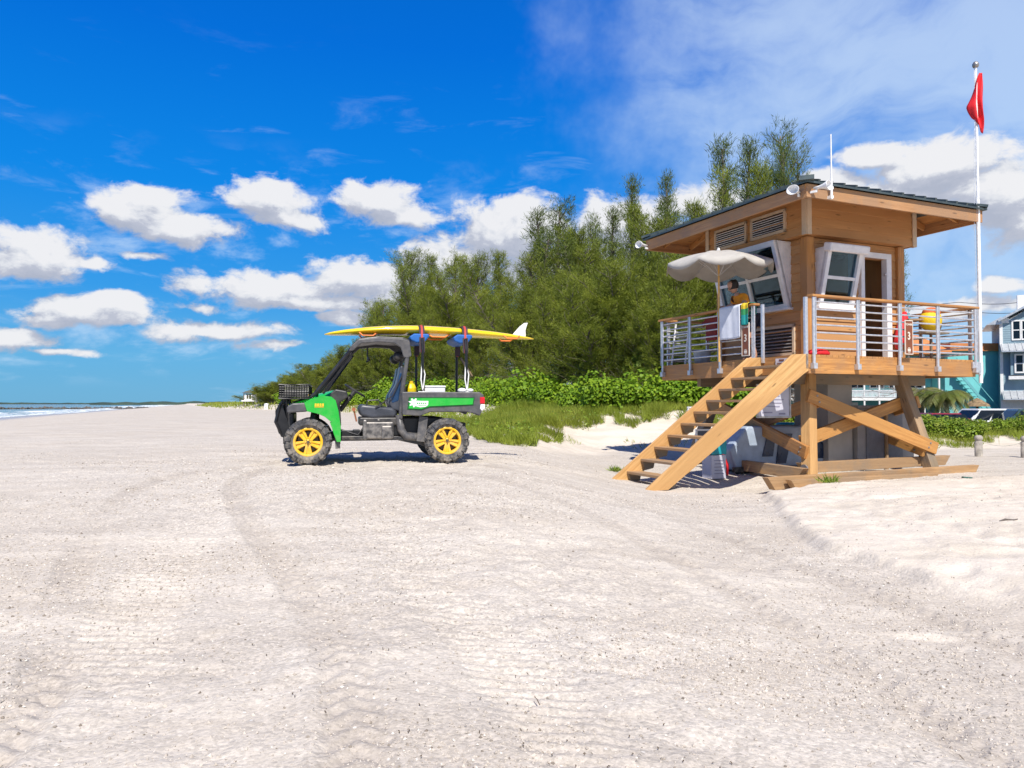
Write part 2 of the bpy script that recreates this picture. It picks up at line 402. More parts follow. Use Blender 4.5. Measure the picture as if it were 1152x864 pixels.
def track_coord(pts, X, Y):
    best = np.full(X.shape, 1e9); arc = np.zeros(X.shape); L = 0
    for (x0, y0), (x1, y1) in zip(pts[:-1], pts[1:]):
        dx, dy = x1 - x0, y1 - y0; l = math.hypot(dx, dy)
        if l < 1e-6: continue
        t = np.clip(((X - x0) * dx + (Y - y0) * dy) / l / l, 0, 1); d = np.hypot(X - x0 - t * dx, Y - y0 - t * dy)
        m = d < best; best = np.where(m, d, best); arc = np.where(m, L + t * l, arc); L += l
    return best, arc
def H(X, Y, fine=True):
    X = np.asarray(X, float); Y = np.asarray(Y, float)
    s = X + 27 + .43 * Y + 2.5 * fbm(X * .02, Y * .02, 2, 5)
    h = -.8 + 1.1 * ss(0, 24, s) + np.minimum(0, s) * .035
    h = np.maximum(h, -6)
    t = ss(-.5, 2.5, X) * ss(400, 100, Y)
    h = h - .45 * t * ss(-6, 24, s)
    h = h - .30 * (1 - ss(3.5, 9.5, Y)) * (1 - t) * ss(-14, -7, X)
    D = dune_d(X, Y)
    Hd = np.interp(X, [-60, -10, 0, 3, 6.2, 8.8, 40], [.75, .8, .85, 1.12, 1.15, .42, .35])
    wd = np.interp(X, [-10, 0, 3, 8], [4.5, 5, 5.2, 4])
    h = h + Hd * ss(0, wd, D + .5 * fbm(X * .7, Y * .7, 3, 3) * ss(-1, 2, D))
    h = h - 1.1 * ss(11, 19, D) * ss(4, 9, X)
    B = seg_dist(BANK, X, Y)          # right of the curve -> negative .. see sign test
    bank = ss(-.06, .12, B + .16 * fbm(X * 2.4, Y * 2.4, 3, 8)) * ss(0, 1, 16 - Y)
    h = h + bank * (.10 + .05 * ss(0, 3, B))
    # hollow under the stairs
    h = h - .17 * np.exp(-(((X - 4.0) / .75) ** 2 + ((Y - 12.7) / 1.1) ** 2))
    if fine:
        near = ss(60, 12, np.hypot(X, Y)); nr = ss(30, 8, np.hypot(X, Y))
        dry = np.maximum(bank, ss(-.5, .6, D))
        wet = ss(2, 14, s)
        h = h + .10 * fbm(X * .25, Y * .25, 3, 11) * wet
        h = h + near * (.030 * fbm(X * 1.3, Y * 1.3, 3, 21) + .018 * fbm(X * 4.1, Y * 3.4, 3, 31))
        # churned grains and shell lumps of the groomed part
        rough = ss(-.06, .16, fbm(X * .55 + 3, Y * .35, 3, 41))
        h = h + nr * (1 - dry) * (.012 + .034 * rough) * fbm(X * 7, Y * 7, 2, 51, .55)
        # soft foot-prints on the loose part
        fp = np.minimum(0, fbm(X * 3.0, Y * 3.4, 2, 61)) + .5 * np.minimum(0, fbm(X * 6, Y * 6, 2, 63))
        h = h + near * dry * .12 * fp
        # wheel tracks: pressed bands with lug marks
        sel = (np.hypot(X, Y) < 17) & (Y > 0)
        if sel.any():
            xs_, ys_ = X[sel], Y[sel]; add = np.zeros(xs_.shape); tk = np.zeros(xs_.shape)
            for k, pts_ in enumerate(TRACKS):
                dd, arc = track_coord(pts_, xs_, ys_); w = .125
                brk = ss(-.30, -.05, fbm(xs_ * .5, ys_ * .5, 2, 71 + k)); m = np.exp(-(dd / w) ** 6) * brk
                lug = np.sin((arc + np.abs(dd) * .9) * 2 * math.pi / .13)
                add += (m * (-.013 + .007 * lug) if k < 2 else m * (-.009 + .005 * lug)) + np.exp(-((np.abs(dd) - w * 1.3) / .045) ** 2) * (.008 if k < 2 else .005) * brk; tk = np.maximum(tk, m)
            h = h.copy(); h[sel] += add * (1 - bank[sel]); H.track = np.zeros(X.shape); H.track[sel] = tk * (1 - bank[sel])
        # ribbed marks of a tracked rake at the left
        for k, (cx, w) in enumerate(((lambda y: -.55 - .42 * y + .012 * y * y, .28), (lambda y: .9 - .16 * y - .03 * y * y, .24))):
            dd = X - cx(Y); m = np.exp(-(dd / w) ** 6) * ss(1, 2.5, Y) * ss(16, 8, Y) * (1 - bank) * ss(-.25, .05, fbm(X * .6, Y * .4, 2, 171 + k))
            h = h + m * (.007 * np.sin(Y * 2 * math.pi / .085 + dd * 3) - .014)
        # drag lines of the beach rake, running across
        q = (Y + .16 * X) + .25 * fbm(X * .3, Y * .3, 2, 81)
        rk = np.maximum(0, np.sin(q * 2 * math.pi / 1.7)) ** 6 * ss(.0, .15, fbm(X * .22, Y * .9, 2, 83))
        h = h + nr * (1 - dry) * .026 * rk * ss(5, 7, Y)
        # furrow ploughed at the lower right
        fd = (Y - (4.55 - .42 * (X - 1.8) + .05 * np.sin(X * 3)))
        fm = ss(.9, 1.6, X) * ss(4.4, 3.4, X)
        h = h + fm * (.020 * np.exp(-((fd - .07) / .035) ** 2) - .016 * np.exp(-((fd + .02) / .05) ** 2)) * ss(-.3, .1, fbm(X * 2, Y * 2, 2, 91)) * (1 - bank)
    return h, D, bank
def hz(x, y): return float(H(np.array([x]), np.array([y]))[0][0])

# ------------------------------------------------------------------ ground sheet (polar grid)
rr = [0.0]
r = .6
while r < 14: rr.append(r); r *= 1.0052
while r < 45: rr.append(r); r *= 1.0085
while r < 400: rr.append(r); r *= 1.025
while r < 9000: rr.append(r); r *= 1.12
rr = np.array(rr[1:])
ang = np.concatenate([np.arange(-180, -42, 3.0), np.arange(-42, 42, .16), np.arange(42, 180, 3.0)])
A, RRm = np.meshgrid(np.radians(ang), rr)
GX, GY = RRm * np.sin(A), RRm * np.cos(A)
GZ, GD, GB = H(GX, GY); GT = H.track
GZ = np.where(RRm > 3000, np.minimum(GZ, -3), GZ)
nr_, na = GX.shape
V = np.stack([GX, GY, GZ], -1).reshape(-1, 3)
V = np.vstack([V, [[0, 0, hz(0, 0)]]])
ii, jj = np.meshgrid(np.arange(nr_ - 1), np.arange(na), indexing='ij'); j2 = (jj + 1) % na
Q = np.stack([ii * na + jj, ii * na + j2, (ii + 1) * na + j2, (ii + 1) * na + jj], -1).reshape(-1, 4)[:, ::-1]
me = bpy.data.meshes.new('ground'); me.vertices.add(len(V)); me.vertices.foreach_set('co', V.astype(np.float32).ravel())
T = np.array([[nr_ * na, (j + 1) % na, j] for j in range(na)])
loops = np.concatenate([Q.ravel(), T.ravel()]).astype(np.int32)
me.loops.add(len(loops)); me.loops.foreach_set('vertex_index', loops)
me.polygons.add(len(Q) + len(T))
me.polygons.foreach_set('loop_start', np.concatenate([np.arange(len(Q)) * 4, len(Q) * 4 + np.arange(len(T)) * 3]).astype(np.int32))
me.update(calc_edges=True)
me.polygons.foreach_set('use_smooth', np.ones(len(me.polygons), dtype=bool))
for nm, arr in (('bank', np.maximum(GB, ss(-.4, .4, GD))), ('shore', GX + 27 + .43 * GY), ('dune', GD), ('track', GT)):
    a = me.attributes.new(nm, 'FLOAT', 'POINT'); a.data.foreach_set('value', np.append(arr.ravel(), arr.ravel()[0]).astype(np.float32))
m, q, b, o = new_mat('sand')
tcO = q.n('ShaderNodeTexCoord').outputs['Object']
at = lambda n_: q.n('ShaderNodeAttribute', attribute_name=n_).outputs['Fac']
bk, sh = at('bank'), at('shore')
nA = q.noise(tcO, .35, 5, .6, .4); nB = q.noise(q.v('MULTIPLY', tcO, (.5, 1.6, 1)), 1.3, 6, .65, .5); nC = q.noise(tcO, 60, 4, .7); nD = q.noise(tcO, 11, 3, .55)
c = q.mix(q.mapr(nB, .36, .66), (.41, .36, .30, 1), (.57, .515, .44, 1))
c = q.mix(q.mapr(nA, .35, .70, 0, .55), c, (.51, .47, .42, 1))
c = q.mix(bk, c, q.mix(q.mapr(nB, .35, .6), (.54, .475, .385, 1), (.66, .59, .50, 1)))
c = q.mix(q.mapr(nC, .33, .62, .0, .55), c, (.62, .55, .47, 1))
vg = q.n('ShaderNodeTexVoronoi'); q.put(vg.inputs['Vector'], tcO); vg.inputs['Scale'].default_value = 46
gr_ = q.sep(vg.outputs['Color'])[2]
vh = q.n('ShaderNodeTexVoronoi'); q.put(vh.inputs['Vector'], tcO); vh.inputs['Scale'].default_value = 105
gm_ = q.m('ADD', q.m('MULTIPLY', gr_, .55), q.m('MULTIPLY', q.sep(vh.outputs['Color'])[0], .45))
tone = q.mapr(gm_, .05, .95, .70, 1.22, smooth=False)
tone = q.m('ADD', 1.0, q.m('MULTIPLY', q.m('SUBTRACT', tone, 1.0), q.m('MULTIPLY', q.m('SUBTRACT', 1.0, q.m('MULTIPLY', bk, .7)), q.mapr(nA, .3, .62, .35, 1.0))))
c = q.mix(1.0, c, q.xyz(tone, tone, tone), 'MULTIPLY')
c = q.mix(q.m('MULTIPLY', at('track'), .30), c, (.30, .255, .215, 1))   # pressed, slightly damp sand
# dark shell and weed specks
vo = q.n('ShaderNodeTexVoronoi'); q.put(vo.inputs['Vector'], tcO); vo.inputs['Scale'].default_value = 52
sp = q.m('MULTIPLY', q.mapr(vo.outputs['Distance'], .12, .20, 1, 0), q.mapr(q.sep(vo.outputs['Color'])[0], .55, .68))
sp = q.m('MULTIPLY', sp, q.mapr(nD, .38, .55)); sp = q.m('MULTIPLY', sp, q.m('SUBTRACT', 1.0, q.m('MULTIPLY', bk, .75)))
c = q.mix(q.m('MULTIPLY', sp, .5), c, (.17, .13, .10, 1))
vo2 = q.n('ShaderNodeTexVoronoi'); q.put(vo2.inputs['Vector'], tcO); vo2.inputs['Scale'].default_value = 17
wsp = q.m('MULTIPLY', q.mapr(vo2.outputs['Distance'], .08, .15, 1, 0), q.mapr(q.sep(vo2.outputs['Color'])[1], .6, .7))
c = q.mix(q.m('MULTIPLY', wsp, .5), c, (.88, .84, .78, 1))
c = q.mix(q.mapr(q.m('ADD', sh, q.m('MULTIPLY', nA, 6)), 4, 12, .8, 0), c, (.33, .29, .26, 1))   # wet sand by the water
q.put(b.inputs['Base Color'], c)
q.put(b.inputs['Roughness'], q.mapr(sh, 3, 10, .25, .95)); b.inputs['Specular IOR Level'].default_value = .2
hh = q.m('ADD', q.m('MULTIPLY', q.noise(tcO, 42, 2, .5), .30), q.m('ADD', q.m('MULTIPLY', nD, .8), q.m('MULTIPLY', q.m('SUBTRACT', 1.0, vg.outputs['Distance']), .16)))
bump(q, b, hh, .024, .6)
me.materials.append(m)
ground = bpy.data.objects.new('ground', me); COL.objects.link(ground); ground['kind'] = 'structure'

# ------------------------------------------------------------------ sea
def sheet(name, xs, ys, z, mat, zf=None):
    X, Y = np.meshgrid(xs, ys); Z = np.full(X.shape, z) if zf is None else zf(X, Y)
    n, k = X.shape; V = np.stack([X, Y, Z], -1).reshape(-1, 3)
    i, j = np.meshgrid(np.arange(n - 1), np.arange(k - 1), indexing='ij')
    Q = np.stack([i * k + j, i * k + j + 1, (i + 1) * k + j + 1, (i + 1) * k + j], -1).reshape(-1, 4)
    me = bpy.data.meshes.new(name); me.from_pydata(V.tolist(), [], Q.tolist()); me.polygons.foreach_set('use_smooth', [True] * len(me.polygons))
    me.materials.append(mat); o = bpy.data.objects.new(name, me); COL.objects.link(o); return o
m, q, b, o = new_mat('sea_water')
tcO = q.n('ShaderNodeTexCoord').outputs['Object']; x_, y_, z_ = q.sep(tcO)
s_ = q.m('ADD', q.m('ADD', x_, 27.0), q.m('MULTIPLY', y_, .43))
off = q.m('MULTIPLY', s_, -1.0)
c = q.mix(q.mapr(off, 5, 70), (.10, .22, .22, 1), (.018, .12, .15, 1))
c = q.mix(q.mapr(off, 60, 400), c, (.006, .055, .085, 1))
fw = q.noise(q.v('MULTIPLY', tcO, (.06, .03, 1)), 1., 5, .6)
ph = q.m('SINE', q.m('ADD', q.m('MULTIPLY', off, .33), q.m('MULTIPLY', fw, 9.)))
fn = q.noise(tcO, .8, 6, .7)
foam = q.m('MULTIPLY', q.mapr(q.m('ADD', ph, q.m('MULTIPLY', fn, 1.6)), .9, 1.5), q.mapr(off, 34, 14))
foam = q.m('MAXIMUM', foam, q.m('MULTIPLY', q.mapr(off, 9, 1), q.mapr(fn, .36, .55)))
q.put(b.inputs['Base Color'], q.mix(foam, c, (.82, .85, .86, 1)))
q.put(b.inputs['Roughness'], q.mapr(foam, 0, 1, .16, .8))
wv = q.m('ADD', q.noise(q.v('MULTIPLY', tcO, (.5, .3, 1)), 1., 5, .6), q.m('MULTIPLY', foam, .5))
bump(q, b, wv, .35, .8)
def swell(X, Y):
    off = -(X + 27 + .43 * Y)
    return -.80 + .42 * np.maximum(0, np.sin(off * .33 + 9 * fbm(X * .02, Y * .012, 2, 7))) ** 3 * ss(30, 10, off) * ss(-2, 5, off) + .04 * fbm(X * .1, Y * .1, 2, 9)
xs = np.concatenate([-np.geomspace(9000, 420, 14), np.linspace(-400, -20, 190)])
ys = np.concatenate([[-900, -300, -100], np.linspace(-50, 420, 190), np.geomspace(450, 9500, 16)])
sea = sheet('sea', xs, ys, -.8, m, swell); sea['kind'] = 'structure'

# ------------------------------------------------------------------ rock groyne and far shore
rnd = random.Random(5)
M_rock = M('groyne_rock', (.11, .095, .08), .85, var=.3, scale=1.5, bmp=.05)
rb = MB()
for i in range(90):
    t = i / 90; X = -174 + t * 46 + rnd.uniform(-.6, .6); Y = 250 + rnd.uniform(-1.5, 1.5) + 10 * t
    rr_ = rnd.uniform(.45, 1.0); base = len(rb.v)
    bm = bmesh.new(); bmesh.ops.create_icosphere(bm, subdivisions=1, radius=rr_)
    for v in bm.verts: v.co = Vector((v.co.x * 1.3, v.co.y, v.co.z * .75)) * rnd.uniform(.75, 1.15) + Vector((X, Y, -.75 + rnd.uniform(-.1, .25)))
    bm.verts.index_update()
    rb.v += [tuple(v.co) for v in bm.verts]
    for f in bm.faces: rb.f.append([base + v.index for v in f.verts]); rb.uv.append([(0, 0)] * 3); rb.mi.append(0)
    bm.free()
gro = rb.build('rock_groyne', M_rock); tag(gro, 'low dark rock groyne lying in the sea beyond the surf', 'groyne'); gro['kind'] = 'stuff'
m, q, b, o = new_mat('far_wood'); tcO = q.n('ShaderNodeTexCoord').outputs['Object']
q.put(b.inputs['Base Color'], q.mix(q.mapr(q.noise(tcO, .03, 4), .35, .65), (.022, .045, .035, 1), (.045, .075, .05, 1))); b.inputs['Roughness'].default_value = 1
def far_strip(name, x0, x1, Y0, hmax, seed, n=260):
    fb = MB(); xs = np.linspace(x0, x1, n)
    prof = hmax * (.55 + .9 * (fbm(xs * .012, xs * 0 + seed, 3, seed)) + .55 * fbm(xs * .08, xs * 0 + seed, 3, seed + 3)) * ss(0, .06, (xs - x0) / (x1 - x0)) * ss(1.0, .97, (xs - x0) / (x1 - x0))
    prof = np.maximum(prof, .4)
    for i in range(n - 1):
        for (ya, fa), (yb, fb_) in (((0, 0), (10, .8)), ((10, .8), (35, 1)), ((35, 1), (70, .75)), ((70, .75), (90, 0))):
            a, c_ = prof[i], prof[i + 1]
            fb.quad([(xs[i], Y0 + ya, -2 + (2 + a) * fa), (xs[i + 1], Y0 + ya, -2 + (2 + c_) * fa), (xs[i + 1], Y0 + yb, -2 + (2 + c_) * fb_), (xs[i], Y0 + yb, -2 + (2 + a) * fb_)])
    o = fb.build(name, bpy.data.materials['far_wood']); tag(o, 'far-off dark wooded shore along the sea horizon', 'shore'); o['kind'] = 'stuff'; return o
far_strip('far_shore_woods', -1150, -640, 1500, 4.6, 3)
far_strip('point_woods', -520, -300, 900, 6.5, 8, 140)['label'] = 'nearer dark wooded point where the beach ends'
# ------------------------------------------------------------------ foliage materials
def leaf_mat(name, a, b_, c3, rough=.55, trans=.25, nscale=.9, spec=.3):
    m, q, b, o = new_mat(name)
    t = q.n('ShaderNodeAttribute', attribute_name='tint').outputs['Fac']
    tcO = q.n('ShaderNodeTexCoord').outputs['Object']
    n = q.noise(tcO, nscale, 3, .5)
    c = q.mix(t, (*a, 1), (*b_, 1)); c = q.mix(q.mapr(n, .42, .68, 0, .75), c, (*c3, 1))
    q.put(b.inputs['Base Color'], c); b.inputs['Roughness'].default_value = rough; b.inputs['Specular IOR Level'].default_value = spec
    tr = q.n('ShaderNodeBsdfTranslucent'); q.put(tr.inputs['Color'], c)
    mx = q.n('ShaderNodeMixShader'); mx.inputs[0].default_value = trans
    q.nt.links.new(b.outputs[0], mx.inputs[1]); q.nt.links.new(tr.outputs[0], mx.inputs[2]); q.nt.links.new(mx.outputs[0], o.inputs[0])
    return m
L_pine = leaf_mat('pine_needles', (.070, .108, .012), (.30, .335, .035), (.17, .21, .022), .6, .24, .5)
L_pine2 = leaf_mat('dark_pine_needles', (.045, .085, .014), (.16, .20, .030), (.10, .13, .02), .6, .2, .5)
L_shrub = leaf_mat('sea_grape_leaf', (.07, .19, .010), (.30, .42, .025), (.16, .28, .02), .5, .3, 1.3, .22)
L_dry = leaf_mat('dune_grass_blade', (.14, .22, .012), (.36, .38, .06), (.25, .31, .03), .6, .35, .6)
L_bush = leaf_mat('dune_bush_leaf', (.075, .17, .012), (.27, .36, .03), (.26, .28, .05), .5, .3, 1.4)
L_palm = leaf_mat('palm_leaf', (.10, .14, .02), (.24, .26, .05), (.30, .27, .10), .45, .3, 1.0, .5)
M_bark = M('bark', (.17, .14, .12), .9, var=.3, scale=4, bmp=.02)
M_twig = M('dead_twig', (.26, .23, .21), .9, var=.2)
rng = np.random.default_rng(7)
def unit(v): return v / np.maximum(1e-6, np.linalg.norm(v, axis=-1, keepdims=True))
def blades(C, Dm, L, W, rng):
    """slender quads from C along Dm; returns vertices in groups of 4"""
    n = len(C); side = unit(np.cross(Dm, rng.normal(size=(n, 3)))) * W[:, None] / 2
    T = C + Dm * L[:, None]; Mid = C + Dm * L[:, None] * .45
    return np.stack([C - side * .5, Mid - side, T, Mid + side], 1)
def casuarina(seed, Ht, Wd, spire, nbr=52, dens=46, bottom=.10, leaders=3):
    """main stem with side leaders; every leader carries upswept branches, every branch drooping needle plumes"""
    rg = np.random.default_rng(seed); rd = random.Random(seed); tb = MB()
    Cs = []; Ds = []; Ls = []; Ws = []; Ts = []
    stems = []
    def grow(p, d, L, n, wob, up):
        pts = [p.copy()]
        for k in range(n):
            d = d + np.array([rd.gauss(0, wob), rd.gauss(0, wob), 0]) + np.array([0, 0, up]); d = d / np.linalg.norm(d)
            p = p + d * L / n; pts.append(p.copy())
        return pts
    main = grow(np.zeros(3), np.array([rd.uniform(-.1, .1), rd.uniform(-.06, .06), 1.]), Ht * .97, 12, .05, .25)
    main = [m_ * np.array([1, 1, Ht * .97 / main[-1][2]]) for m_ in main]
    stems.append((main, .0, 1.0)); tb.tube([tuple(p) for p in main], [.17 * (1 - i / 13) + .01 for i in range(13)], 8)
    for i in range(leaders):
        k = rd.randint(1 + int(bottom * 8), 6); a = i * 2.1 + rd.uniform(-.5, .5)
        ht = (rd.uniform(.62, .96) if spire else rd.uniform(.50, .88)) * Ht; z0 = main[k][2]
        st = grow(main[k], np.array([math.cos(a) * 1.0, math.sin(a) * 1.0, .55]), (ht - z0) * 1.12, 9, .07, .22)
        sc_ = (ht - z0) / max(.3, st[-1][2] - z0); st = [np.array([q[0], q[1], z0 + (q[2] - z0) * sc_]) for q in st]
        stems.append((st, k / 12, .62)); tb.tube([tuple(p) for p in st], [.09 * (1 - j / 10) + .008 for j in range(10)], 6)
    for st, t00, wf in stems:
        n = len(st) - 1; nb = int(nbr * (1.0 if wf == 1 else .42))
        for i in range(nb):
            f = (i + rd.random()) / nb
            if wf == 1: f = bottom + (1 - bottom) * f
            else: f = .22 + .78 * f
            f = min(f, .985); x = f * n; k = int(x); base = st[k] * (1 - x + k) + st[min(n, k + 1)] * (x - k)
            tt = base[2] / Ht; a = i * 2.4 + rd.uniform(-.7, .7)
            prof = (1 - f) ** (.48 if not spire else .9)
            Lb = Wd * wf * prof * rd.choice((.35, .6, .8, 1.0, 1.35)) * rd.uniform(.85, 1.15) + .18
            d = np.array([math.cos(a), math.sin(a), rd.uniform(.1, .8) + (.9 if spire else .45) * tt]); d /= np.linalg.norm(d)
            npt = max(2, int(Lb / .26)); pts = grow(base, d, Lb, npt, .16, .05 + .10 * tt)
            tb.tube([tuple(p) for p in pts], [max(.005, .032 * (1 - k2 / (npt + .5))) for k2 in range(npt + 1)], 4, caps=False)
            tone = rd.random()
            for k2 in range(0 if Lb < .8 else 1, npt + 1):
                for sub in range(2 if k2 < npt else 1):
                    off = np.array([rd.gauss(0, .13), rd.gauss(0, .13), rd.gauss(0, .07)])
                    nn = int(dens * rd.uniform(.5, 1.1)); s_ = rd.uniform(.055, .10)
                    dd = unit(np.array([d[0] * .6 + rd.gauss(0, .35), d[1] * .6 + rd.gauss(0, .35), .25 + .8 * tt + rd.gauss(0, .2)]))
                    along = rg.uniform(-.05, .34, nn)
                    c = pts[k2] + off + dd * along[:, None] + rg.normal(size=(nn, 3)) * s_ * (1.15 - along[:, None])
                    D_ = unit(dd * .9 + rg.normal(size=(nn, 3)) * .42)
                    Cs.append(c); Ds.append(D_); Ls.append(rg.uniform(.10, .26, nn)); Ws.append(rg.uniform(.012, .024, nn))
                    Ts.append(np.clip(tone * .62 + rd.random() * .28 + rg.random(nn) * .15 - .04, 0, 1))
    for i in range(30):
        t = rd.uniform(.05, .36); k = int(t * 12); cur = Vector(tuple(main[k])); a = rd.uniform(0, 6.28); pts = [tuple(cur)]
        for k in range(6):
            cur = cur + Vector((math.cos(a) * .36, math.sin(a) * .36, rd.uniform(-.12, .16))); a += rd.uniform(-.5, .5); pts.append(tuple(cur))
        tb.m = 1; tb.tube(pts, [.026, .02, .015, .012, .009, .006, .004], 4, caps=False)
        for k in (2, 3, 4, 5):
            p = Vector(pts[k]); e = p + Vector((rd.uniform(-.5, .5), rd.uniform(-.5, .5), rd.uniform(-.25, .35)))
            tb.tube([tuple(p), tuple((p + e) / 2 + Vector((0, 0, rd.uniform(-.08, .08)))), tuple(e)], [.011, .008, .004], 3, caps=False)
    tb.m = 0
    V = blades(np.concatenate(Cs), np.concatenate(Ds), np.concatenate(Ls), np.concatenate(Ws), rg)
    return tb, V, np.concatenate(Ts), Ht
def tree_proto(seed, Ht, Wd, spire, mat, **k):
    tb, V, T, h = casuarina(seed, Ht, Wd, spire, **k)
    tk = tb.build('trunk', [M_bark, M_twig]); tk.data.polygons.foreach_set('use_smooth', [True] * len(tk.data.polygons))
    cr = mesh_np('crown', V, 4, mat, T)
    me1, me2 = tk.data, cr.data
    bpy.data.objects.remove(tk); bpy.data.objects.remove(cr)
    return me1, me2, h
def ray_hit(px, want, y0=17., y1=700.):
    Y = y0
    while Y < y1:
        X = (px - 576) / F * Y
        if dune_d(np.array([X]), np.array([Y]))[0] >= want: return X, Y
        Y *= 1.01
    return (px - 576) / F * y1, y1
protos = [tree_proto(1, 9.5, 2.9, False, L_pine, nbr=76), tree_proto(2, 9.5, 2.7, False, L_pine, nbr=72, leaders=4), tree_proto(3, 9.5, 2.0, True, L_pine, nbr=66, leaders=2),
          tree_proto(4, 9.5, 1.5, True, L_pine2, nbr=44, dens=40, bottom=.3, leaders=2), tree_proto(5, 8.0, 3.2, False, L_pine, nbr=70, bottom=.05, leaders=5),
          tree_proto(6, 9.5, 2.0, False, L_pine2, nbr=34, dens=42, bottom=.35, leaders=4), tree_proto(7, 9.5, 1.5, True, L_pine2, nbr=26, dens=30, bottom=.55, leaders=0)]
# (photo x of the trunk, photo y of its top, depth behind the dune toe, variant, width factor)
TREES = [(462,288,9,0,1.0,'leftmost tall'),(484,292,12,2,1.0,''),(508,296,10,1,1.0,''),(438,345,6,4,.9,''),(535,292,11,0,1.0,''),(562,286,13,2,1.1,''),(588,290,9,1,1.1,''),
         (612,244,14,3,1.3,''),(640,234,16,5,1.2,''),(628,268,10,0,1.1,''),(664,262,12,1,1.0,''),(690,240,13,3,1.2,''),(712,206,17,3,1.1,''),(722,236,13,2,1.2,''),
         (757,204,17,3,1.0,''),(748,250,11,0,1.1,''),(784,234,14,2,1.0,''),(818,168,19,3,1.3,''),(838,166,21,3,1.3,''),(884,154,20,5,1.0,''),(874,170,18,5,.9,''),(896,176,19,5,.8,''),(858,188,16,2,1.0,''),
         (800,262,10,4,1.0,''),(700,300,8,4,1.1,''),(650,315,8,4,1.0,''),(590,330,7.5,4,1.0,''),(540,335,7.5,4,1.0,''),(860,260,10,5,1.0,''),(910,240,15,5,1.0,''),(1010,286,22,6,.8,''),
         (412,384,5,1,1.3,''),(388,392,5,0,1.4,''),(366,404,6,4,1.3,''),(350,412,6,0,1.6,''),(334,421,5,1,1.7,''),(318,424,5,4,1.2,''),(302,437,4.5,4,1.5,''),(290,441,5,0,1.8,''),(310,432,4.6,4,1.8,''),(326,425,6,1,1.8,''),(342,418,7,4,1.6,''),(358,411,7,2,1.6,''),(378,402,7,0,1.5,''),(398,394,7,4,1.5,''),(424,366,8,0,1.1,''),(471,330,7,4,1.0,''),(505,340,7,4,1.0,''),(760,300,8.5,4,1.0,''),(745,345,8,4,.8,'')]
def where_tree(px):
    spots = [(455, 'at the left end of the tall grove behind the buggy'), (520, 'above the buggy bed'), (600, 'above the tail of the yellow board'), (700, 'in the middle of the grove'),
             (770, 'just left of the lifeguard hut roof'), (850, 'showing above the left slope of the hut roof'), (920, 'peeping over the peak of the hut roof'), (2000, 'behind the hut door and right railing')]
    if px < 345: return 'far along the dune, beyond the buggy front'
    if px < 400: return 'far along the dune, framed by the buggy windshield'
    if px < 430: return 'far along the dune, above the buggy roof'
    for lim, s in spots:
        if px < lim: return s
kindw = {0: 'broad feathery', 1: 'rounded feathery', 2: 'pointed bushy', 3: 'narrow spire-topped', 4: 'low spreading', 5: 'open dark rounded', 6: 'sparse high-crowned'}
_bypart = {}
for i, (px, py, dd, var, wf, _) in enumerate(TREES):
    X, Y = ray_hit(px, dd); z0 = hz(X, Y) - .05; top = EYE + (454 - py) / F * Y
    me1, me2, h0 = protos[var]; sc = (top - z0) / h0 / .97
    xy = wf * (1.12 if var > 1 else 1.3) * sc ** .45 if Y < 60 else max(sc, .75) * wf * 1.1
    w = where_tree(px); key = (kindw[var], w); _bypart.setdefault(key, []).append(i)
    t = thing('pine_tree', '', 'tree', (X, Y, z0), random.uniform(0, 6.28), 'casuarina trees behind the dune')
    t.scale = (xy, xy, sc); t['_k'] = i; TREES[i] = (*TREES[i], t, key, py)
    for nm, me_ in (('trunk', me1), ('crown', me2)):
        c = bpy.data.objects.new(nm, me_); COL.objects.link(c); c.parent = t
for key, idx in _bypart.items():
    idx = sorted(idx, key=lambda i: TREES[i][0]); n = len(idx)
    for k, i in enumerate(idx):
        t = TREES[i][6]; lab = '%s pine %s' % key
        if n > 1: lab += ', ' + (['left one', 'right one'][k] if n == 2 else ['leftmost', 'centre', 'rightmost'][k] if n == 3 else ['first', 'second', 'third', 'fourth', 'fifth', 'sixth'][k] + ' from the left')
        t['label'] = lab; del t['_k']

